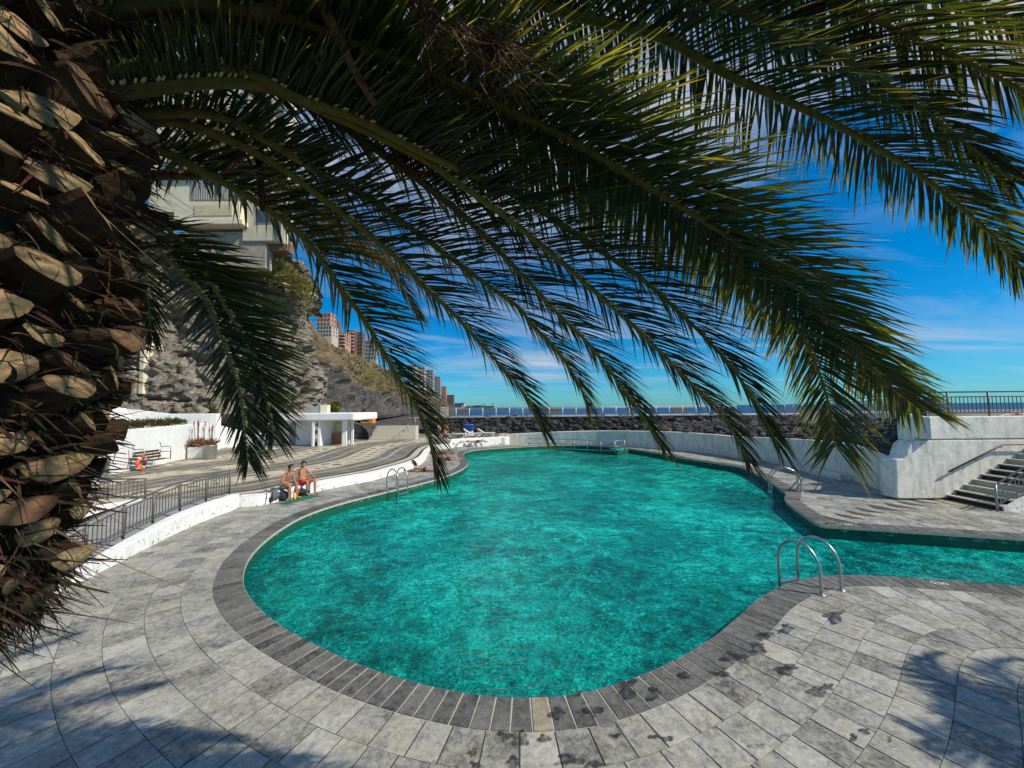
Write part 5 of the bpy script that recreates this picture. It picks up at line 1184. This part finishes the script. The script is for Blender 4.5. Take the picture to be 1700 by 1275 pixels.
# ================================================================== PALM
CX, CY = -2.1, 1.2
AXIS = Vector((CX, CY, 0))
GREEN_D, GREEN_L, TIPY, TIPB = (.022, .034, .011), (.046, .060, .016), (.22, .18, .045), (.17, .10, .045)
def frond_from_curve(name, parent, pts, Lmax, roll=0, dry=False, side=(1, 1), s0=.10, dens=.012, rw=.030, seed=0, vee=26, tipclose=1.0, droop=.16, sparse=0.0, gain=1.0, wmul=1.0):
    rs = random.Random(seed); U2 = lambda a, b: a + (b - a) * rs.random()
    pts = resample(pts, n=70); tot = sum((b - a).length for a, b in zip(pts, pts[1:])); up = Vector((0, 0, 1))
    ch = (pts[-1] - pts[0]); nrm = Vector((-ch.y, ch.x, 0)).normalized()
    fr = []
    for i, p in enumerate(pts):
        T = (pts[min(i + 1, 70)] - pts[max(i - 1, 0)]).normalized(); B = (nrm - T * nrm.dot(T)).normalized(); Nn = T.cross(B)
        if Nn.z < 0 and abs(Nn.z) > .02: Nn = -Nn
        q = Matrix.Rotation(R(roll), 3, T); fr.append((p, T, q @ B, q @ Nn))
    mb = MB(); tipc = 0
    nl = int(tot * (1 - s0) / dens)
    for sd in (1, -1):
        for k in range(nl):
            s = s0 + (1 - s0) * (k + rs.random() * .8) / nl
            if rs.random() < sparse: continue
            x = s * 70; i = min(69, int(x)); f_ = x - i
            p = fr[i][0].lerp(fr[i + 1][0], f_); T, B, Nn = fr[i][1], fr[i][2], fr[i][3]
            sn = (s - s0) / (1 - s0)
            prof = min(1, .30 + sn * 3.2) * (1 - .52 * max(0, (sn - .5) / .5) ** 1.3)
            L = Lmax * prof * U2(.85, 1.12) * (side[0] if sd > 0 else side[1])
            al = R((72 - 22 * sn - 35 * max(0, sn - .5) / .5 * tipclose) + U2(-6, 6)); be = R(vee + rs.choice((-15, -5, 4, 15)) * (1 - .4 * sn) + U2(-6, 6))
            d = T * math.cos(al) + (B * sd * math.cos(be) + Nn * math.sin(be)) * math.sin(al)
            wd = wmul * (.0062 + .0028 * rs.random()) * min(1, .5 + sn * 3) * (1 - .35 * sn); dr = droop * U2(.5, 1.8)
            wv = d.cross(Nn); wv = wv.normalized() if wv.length > .05 else B; fold = wv.cross(d).normalized(); tw = U2(-.7, .7); wv = (wv * math.cos(tw) + fold * math.sin(tw)).normalized(); fold = wv.cross(d)
            tone = U2(.65, 1.35) * gain; ty = rs.random()  # gain lifts the leaf colour so some fronds look sunlit
            if dry: ca = (.13 * tone, .075 * tone, .035 * tone); cb2 = (.20 * tone, .125 * tone, .06 * tone)
            else:
                mixv = rs.random(); ca = tuple((a * (1 - mixv) + b * mixv) * tone for a, b in zip(GREEN_D, GREEN_L)); cb2 = tuple(x * tone for x in (TIPY if ty > .55 else GREEN_L)) if ty < .9 else TIPB
            V = []; Cc = []; kink = U2(-.05, .05)
            for m_, (tt, wf) in enumerate(((0, .45), (.14, 1), (.42, 1), (.74, .62), (1, .03))):
                c_ = p + d * (L * tt) - up * (dr * L * tt * tt) + wv * (kink * L * tt * tt)
                w_ = wd * wf; ft_ = fold * w_ * .45
                V += [c_ - wv * w_ + ft_, c_, c_ + wv * w_ + ft_]
                cc = ca if tt < .6 else tuple(a * (1 - (tt - .6) / .4 * .8) + b * (tt - .6) / .4 * .8 for a, b in zip(ca, cb2)); Cc += [cc] * 3
            mb.add(V, [(m_ * 3 + j, m_ * 3 + j + 1, m_ * 3 + j + 4, m_ * 3 + j + 3) for m_ in range(4) for j in range(2)], 0, Cc)
    o = mb.build(name, M['leaf'], parent)
    if True:
        rb = MB(); col = (.21, .185, .035) if not dry else (.15, .08, .035)
        k = len(pts); rad = [rw * (.55 * max(0, 1 - i / k / .14) + (1 - .86 * i / k)) for i in range(k)]
        cols = []
        ring_n = 7
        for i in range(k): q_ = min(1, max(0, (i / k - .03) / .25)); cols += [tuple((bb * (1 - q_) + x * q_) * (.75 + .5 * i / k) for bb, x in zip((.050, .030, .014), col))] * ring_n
        rb.tube(pts, rad, ring_n, col=cols)
        if not dry:                                                   # pale leaflet bases along the midrib
            for q in range(int(nl * .7)):
                s = s0 + (1 - s0) * rs.random() * .92; x = s * 70; i = min(69, int(x)); p = fr[i][0].lerp(fr[i + 1][0], x - i); sd = rs.choice((-1, 1)); rr_ = rad[i]
                a = p + fr[i][2] * sd * rr_ * .8 + fr[i][3] * rr_ * .3; rb.tube([a, a + (fr[i][1] * .6 + fr[i][2] * sd * .6 + fr[i][3] * .2) * .026], [.0075, .0035], 4, col=(.62, .58, .28))
        rb.build('midrib', M['rachis'], o, smooth=True)
    return o
def solve_theta(px, r, guess):
    d = ray(px, 600); q = d.x / d.y; best = None
    for k in range(-400, 401):
        th = guess + k * .1; a = R(th); e = abs(CX + r * math.cos(a) - q * (CY + r * math.sin(a))) + abs(k) * 1e-6
        if best is None or e < best[0]: best = (e, th)
    return best[1]
def px_curve(px, r, guess):
    th = R(solve_theta(px[-1][0], r, guess)); u = Vector((math.cos(th), math.sin(th), 0)); nn = Vector((-u.y, u.x, 0)); out = []
    for (x, y) in px:
        d = ray(x, y); den = d.dot(nn); s = (AXIS - EYE).dot(nn) / den; out.append(EYE + d * s)
    r0 = (out[0] - AXIS).dot(u)
    if r0 > .3: out = [AXIS + u * .22 + Vector((0, 0, out[0].z - .42 * (r0 - .22) - .05 if r0 < .8 else max(out[0].z, 4.9) + .12))] + out
    return cr(out, 8), math.degrees(th)
palm = empty('palm_tree', (CX, CY, 0), 'big date palm with rough boot covered trunk and fronds arching over the pool', 'palm tree')
FR = [  # sight lines along each midrib, reach, azimuth guess, leaflet length, roll, options
    ('A', [(190, 121), (392, 116), (488, 160), (576, 190), (640, 220), (700, 252), (823, 308), (894, 347), (961, 393), (1063, 462), (1128, 519), (1185, 576), (1226, 625), (1267, 690), (1292, 741)], 3.95, 17, .44, 8, {}),
    ('B', [(230, 150), (420, 140), (560, 195), (693, 258), (753, 298), (841, 361), (936, 439), (1022, 515), (1063, 552), (1112, 601), (1153, 642), (1202, 690), (1241, 762)], 3.8, 19, .42, 0, {}),
    ('C', [(225, 188), (353, 190), (431, 225), (541, 292), (612, 329), (682, 379), (753, 432), (806, 471), (857, 508), (887, 542), (920, 576), (947, 613), (966, 647), (976, 674)], 3.1, 30, .40, 0, {}),
    ('D', [(225, 200), (330, 212), (453, 269), (559, 347), (612, 389), (661, 429), (706, 478), (751, 519), (792, 564), (830, 606), (860, 640), (883, 674), (903, 715)], 2.9, 34, .42, 0, {}),
    ('E', [(300, 110), (470, 150), (620, 245), (760, 350), (860, 450), (924, 519), (973, 567), (1022, 629), (1060, 680), (1079, 708), (1099, 740)], 3.5, 24, .40, 0, {}),
    ('F', [(260, 10), (400, 20), (500, 38), (606, 81), (712, 118), (782, 152), (853, 187), (906, 212), (977, 250), (1083, 315), (1206, 391), (1308, 466), (1389, 548), (1438, 601), (1479, 641), (1526, 678)], 4.6, 12.7, .58, -14, {'gain': 2.2, 'vee': 12, 'wmul': 1.3, 'dens': .010, 'tipclose': .75}),
    ('G', [(350, 0), (600, 90), (850, 205), (1050, 310), (1218, 440), (1287, 503), (1328, 552), (1353, 601), (1369, 646), (1381, 699), (1386, 742)], 4.2, 14, .54, 0, {'vee': 4, 'tipclose': .25, 'gain': 1.6, 'wmul': 1.15, 'dens': .0105}),
    ('H', [(560, -120), (720, -50), (881, 0), (941, 21), (1012, 39), (1100, 63), (1206, 123), (1276, 155), (1347, 187), (1453, 243), (1559, 314), (1665, 409), (1740, 510)], 4.9, 8, .46, 0, {'rw': .036, 'vee': 8, 'gain': 1.3}),
    ('I', [(1150, -70), (1280, -30), (1400, 7), (1453, 32), (1552, 79), (1647, 123), (1730, 172), (1840, 260)], 4.6, 4, .45, 10, {'vee': 10}),
    ('J', [(245, 352), (271, 374), (306, 410), (337, 449), (369, 500), (396, 547), (420, 590), (435, 637), (445, 680), (455, 728)], 1.95, 87, .48, 0, {'rw': .020, 'tipclose': .6, 'droop': .1, 'wmul': 1.35, 'dens': .010, 's0': .34}),
    ('K', [(225, 380), (270, 420), (337, 492), (357, 535), (373, 575), (388, 618), (400, 661), (406, 704), (411, 765)], 1.85, 92, .46, 0, {'rw': .020, 'tipclose': .7, 'wmul': 1.35, 'dens': .010, 's0': .34}),
    ('L', [(235, 243), (333, 282), (392, 314), (450, 350), (505, 395), (540, 440), (566, 480), (602, 527), (636, 583), (666, 634), (696, 683), (711, 715), (726, 782)], 2.4, 52, .46, 0, {'wmul': 1.25}),
    ('M', [(240, 240), (380, 262), (500, 330), (580, 395), (640, 440), (670, 480), (696, 526)], 2.7, 63, .34, 0, {}),
    ('P', [(700, -150), (950, -80), (1200, 10), (1450, 125), (1680, 300)], 4.4, 8, .46, -8, {}),
    ('S', [(950, -160), (1200, -90), (1500, -20), (1850, 90)], 4.8, 3, .46, 0, {}),
    ('U', [(240, 60), (450, 30), (700, 60), (900, 130), (1080, 230)], 3.5, 22, .44, 0, {}),
    ('W', [(205, 380), (228, 430), (245, 490), (252, 560)], 1.5, 104, .30, 0, {'rw': .018}),
    ('X', [(235, 290), (390, 300), (470, 350), (560, 402), (695, 460)], 2.6, 60, .36, 0, {'dry': True, 'droop': .35, 'tipclose': 1.3}),
    ('Z1', [(150, 70), (260, 25), (400, 35), (560, 120)], 2.6, 45, .40, 0, {'s0': .05}),
    ('Z2', [(120, 130), (230, 75), (330, 95), (450, 180)], 2.3, 60, .38, 0, {'s0': .05, 'sparse': .3}),
    ('Z3', [(150, -30), (300, -45), (480, -15), (640, 60)], 2.9, 38, .40, 0, {'s0': .05}),
    ('Z4', [(110, 40), (200, -10), (300, 10), (400, 70)], 2.2, 62, .38, 0, {'s0': .03}),
    ('Y', [(215, 20), (330, 40), (470, 70), (620, 150), (740, 250)], 2.9, 38, .42, 0, {}),
]
for i, (nm, px, r_, g_, L_, roll, opt) in enumerate(FR):
    pts, th = px_curve(px, r_, g_)
    f_ = frond_from_curve('frond', palm, pts, L_, roll, seed=11 + i, **opt)
    if opt.get('dry'): f_['label'] = 'withered brown frond'
# fronds of the crown away from the view, some added to shade the trunk
def arc(az, e0, e1, L, z0, r0=.45, c=(CX, CY)):
    p = Vector((c[0] + r0 * math.cos(R(az)), c[1] + r0 * math.sin(R(az)), z0)); out = [p.copy()]
    for i in range(24):
        e = R(e0 + (e1 - e0) * (i / 23) ** 1.1); p = p + Vector((math.cos(R(az)) * math.cos(e), math.sin(R(az)) * math.cos(e), math.sin(e))) * (L / 24); out.append(p.copy())
    return out
for i, (az, e0, e1, L) in enumerate(((-25, 45, -40, 3.6), (-60, 50, -45, 3.6), (-100, 40, -50, 3.4), (-150, 45, -50, 3.4), (170, 45, -50, 3.4), (125, 50, -55, 3.4), (-10, 74, -5, 3.4), (-40, 34, -45, 3.2), (-15, 40, -35, 3.4), (88, 50, -50, 2.8), (-30, 60, -20, 3.0), (-50, 30, -55, 2.8))):
    frond_from_curve('frond', palm, arc(az, e0, e1, L, 4.75), .42, seed=100 + i, dens=.03)

# trunk core, cut frond boots, fibre
def rc(z): return float(np.interp(z, [0, 1.9, 2.3, 2.6, 2.95, 3.35, 3.9, 4.5, 4.95, 5.2], [.36, .30, .27, .33, .42, .49, .54, .53, .44, .2]))
mb = MB(); prof = [(rc(z), z) for z in np.linspace(0, 5.2, 40)]; nA = 36; vs = []
for r_, z in prof:
    for j in range(nA): a = 2 * math.pi * j / nA; k = r_ * (1 + .07 * noise.noise(Vector((math.cos(a) * 2, math.sin(a) * 2, z * 3)))); vs.append((CX + k * math.cos(a), CY + k * math.sin(a), z))
mb.add(vs, [(i * nA + j, i * nA + (j + 1) % nA, (i + 1) * nA + (j + 1) % nA, (i + 1) * nA + j) for i in range(39) for j in range(nA)] + [tuple(39 * nA + j for j in range(nA))], col=(.045, .028, .016))
mb.build('trunk', M['boot'], palm, smooth=True)
def strand(mb, p, d, L, w, col, sag=.4, n_=4):
    side = d.cross(Vector((U(-1, 1), U(-1, 1), U(-1, 1)))).normalized(); bend = Vector((U(-.7, .7), U(-.7, .7), -sag)); V = []
    for i in range(n_ + 1):
        t_ = i / n_; c_ = p + d * L * t_ + bend * L * t_ * t_; w_ = w * (1 - .75 * t_); V += [c_ - side * w_, c_ + side * w_]
    mb.add(V, [(2 * i, 2 * i + 1, 2 * i + 3, 2 * i + 2) for i in range(n_)], col=col)
toward = (Vector((0, 0, 0)) - AXIS).normalized()
nb = 0; NB = 400; rest_ = MB()
for k in range(NB):
    z = 2.60 + 2.3 * (k / NB) ** .95; a = k * 2.39996; ou = Vector((math.cos(a), math.sin(a), 0))
    if ou.dot(toward) < -.12: continue
    own_ = nb < 100 and (k * 7919 % 53) < 28; nb += own_
    tg_ = Vector((-ou.y, ou.x, 0)); el = R(np.interp(z, [2.4, 3.2, 4.9], [-14, 24, 46]) + U(-12, 12)); d = ou * math.cos(el) + Vector((0, 0, math.sin(el))) + tg_ * U(-.18, .18); d.normalize(); u_ = tg_.cross(d); u_ = u_ if u_.z > 0 else -u_
    sc_ = np.interp(z, [2.4, 3.0, 4.0, 4.9], [.62, .85, 1.0, .95]) * U(.62, .88); w0, w1, h0, h1, Ln = .17 * sc_, .125 * sc_, .12 * sc_, .085 * sc_, .17 * sc_ * U(.6, 1.35)
    b0 = AXIS + ou * (rc(z) - .03) + Vector((0, 0, z)); mb = MB() if own_ else rest_; secs = []
    base = (.052, .031, .017); kk = U(.6, 1.25); wr = U(-.16, .16); sl_ = U(-.25, .55)
    NS, NC = 7, 14
    for s in range(NS + 1):
        tt = s / NS; w_ = w0 + (w1 - w0) * tt ** .7; h_ = h0 + (h1 - h0) * tt; c_ = b0 + d * (Ln + .06) * tt + u_ * (.02 * math.sin(tt * 3)) ; ringv = []
        for j in range(NC):
            q = 2 * math.pi * j / NC; x = math.cos(q); y = (.42 if math.sin(q) > 0 else -1.0) * abs(math.sin(q)) ** 1.2
            jg = 1 + .16 * noise.noise(Vector((x * 2.2 + k, y * 2.2, tt * 3))) + .09 * noise.noise(Vector((x * 9, y * 9 + k, tt * 5)))
            slant = d * ((wr * 4.5 * x + sl_ * y) * h_) * (tt > .95)
            ringv.append(c_ + tg_ * x * w_ * jg + u_ * y * h_ * jg + slant)
        secs.append(ringv)
    flat = [v for r_ in secs for v in r_]
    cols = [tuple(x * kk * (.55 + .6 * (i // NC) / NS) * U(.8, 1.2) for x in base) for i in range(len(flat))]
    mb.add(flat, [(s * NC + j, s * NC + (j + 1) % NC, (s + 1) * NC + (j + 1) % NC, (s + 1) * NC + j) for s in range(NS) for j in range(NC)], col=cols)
    end = secs[-1]; cen = sum(end, Vector()) / NC + d * .008; pale = (.42, .285, .15) if rnd() < .7 else (.20, .12, .065); pk = U(.75, 1.2)
    inner = [cen.lerp(v, .55) + d * U(-.002, .006) for v in end]
    mb.add([cen] + inner + end, [(0, 1 + j, 1 + (j + 1) % NC) for j in range(NC)] + [(1 + j, 1 + NC + j, 1 + NC + (j + 1) % NC, 1 + (j + 1) % NC) for j in range(NC)],
           col=[tuple(x * pk for x in pale)] + [tuple(x * pk * U(.8, 1.1) for x in pale) for _ in range(NC)] + [tuple(x * pk * .6 for x in pale) for _ in range(NC)])
    for q_ in range(16):
        v_ = random.choice(flat[NC:-NC]); strand(mb, v_, (d * U(.3, 1) + tg_ * U(-.8, .8) + u_ * U(-.8, .3)).normalized(), U(.05, .15), U(.003, .011), tuple(x * U(.6, 1.8) for x in base), U(.1, .6), 3)
    if own_: mb.build('leaf_base', M['boot'], palm)
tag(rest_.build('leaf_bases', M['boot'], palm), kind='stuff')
mb = MB()
for _ in range(1700):
    z = 2.55 + 2.3 * rnd() ** 1.1; a = math.atan2(toward.y, toward.x) + U(-1.9, 1.9); ou = Vector((math.cos(a), math.sin(a), 0)); tg_ = Vector((-ou.y, ou.x, 0))
    p = AXIS + ou * (rc(z) + U(-.02, .10)) + Vector((0, 0, z)); d = (ou * U(.2, 1) + tg_ * U(-1, 1) + Vector((0, 0, U(-.9, .5)))).normalized(); k = U(.5, 1.4)
    strand(mb, p, d, U(.05, .17) * (1.9 if rnd() < .06 else 1), U(.0015, .0055), tuple(x * k for x in ((.09, .055, .028) if rnd() < .85 else (.22, .16, .09))), U(.1, .7))
for _ in range(1600):
    z = U(2.56, 2.85); a = math.atan2(toward.y, toward.x) + U(-1.9, 1.9); ou = Vector((math.cos(a), math.sin(a), 0)); tg_ = Vector((-ou.y, ou.x, 0)); k = U(.5, 1.3)
    p = AXIS + ou * (rc(z) + U(0, .10)) + Vector((0, 0, z)); strand(mb, p, (ou * U(.1, .9) + tg_ * U(-.7, .7) + Vector((0, 0, -.7))).normalized(), U(.05, .15), U(.002, .006), tuple(x * k for x in (.10, .07, .036)), .5)
tag(mb.build('trunk_fibre', M['boot'], palm), kind='stuff')
# dry petioles and flower brushes high in the crown
def strap(px, Y, w, col, par):
    pts = cr([P(x, y, yy) for (x, y), yy in zip(px, Y)], 8); mb = MB(); k = len(pts); V = []
    rs_ = [w * (1 - .5 * i / k) for i in range(k)]; mb.tube(pts, rs_, 9, col=[tuple(x * U(.7, 1.2) for x in col) for _ in range(9 * k)]); o = mb.build('dry_stalk', M['boot'], par, smooth=True); o['label'] = 'dry reddish brown stalk hanging from the crown'
strap([(505, -30), (540, 20), (565, 70), (590, 120), (622, 172)], [1.42, 1.43, 1.44, 1.46, 1.48], .026, (.26, .11, .05), palm)
strap([(640, 215), (660, 260), (690, 285), (745, 292)], [1.85, 1.86, 1.9, 1.95], .018, (.15, .07, .035), palm)
strap([(420, 30), (560, -12), (640, 5), (720, -10)], [1.45, 1.48, 1.5, 1.52], .04, (.24, .12, .055), palm)
strap([(427, 235), (432, 290), (436, 350)], [1.9, 1.92, 1.95], .022, (.10, .045, .025), palm)
mb = MB(); base = P(790, 5, 1.3)
for (bx, by, tx, ty, nn_, sp) in ((700, 12, 745, 90, 90, .12), (800, 50, 870, 110, 120, .16), (760, 50, 820, 130, 50, .12)):
    b0 = P(bx, by, 1.3); e0_ = P(tx, ty, 1.3)
    for _ in range(nn_):
        k = U(.5, 1.35); p = b0 + Vector((U(-.03, .03), U(-.03, .03), U(-.03, .03))); d = (e0_ - b0); L_ = d.length * U(.7, 1.25); d = (d.normalized() + Vector((U(-1, 1), U(-1, 1), U(-1, 1))) * sp * 2.2).normalized()
        strand(mb, p, d, L_, U(.0015, .0035), tuple(x * k for x in (.17, .09, .045)), .25)
fb = mb.build('flower_brush', M['boot'], palm); fb['label'] = 'dry straw coloured flower brush hanging under the crown'

# second palm standing off to the right: its shade falls on the near deck
CX2, CY2 = 10.1, 1.65
palm2 = empty('palm_tree', (CX2, CY2, 0), 'date palm to the right of the view throwing feathery shade on the near paving', 'palm tree')
mb = MB(); prof = [(.34, 0), (.28, 1.5), (.27, 2.6), (.40, 3.0), (.75, 3.3), (.98, 3.8), (.90, 4.4), (.40, 4.8)]; mb.col = (.10, .06, .035)
mb.lathe(prof, (CX2, CY2, 0), 18); mb.build('trunk', M['boot'], palm2)
protos = []
for i in range(3):
    o_ = frond_from_curve('frond', palm2, arc(0, 38 - 16 * i, -60 - 8 * i, 2.1, 4.2, .4, (CX2, CY2)), .44, seed=300 + i, dens=.02, wmul=1.9); protos.append(o_)
for i in range(1, 30):
    src = protos[i % 3]; a = R(i * 137.5); c_ = copyto(src, palm2, rot=(0, 0, a))
    for ch in src.children: copyto(ch, c_)
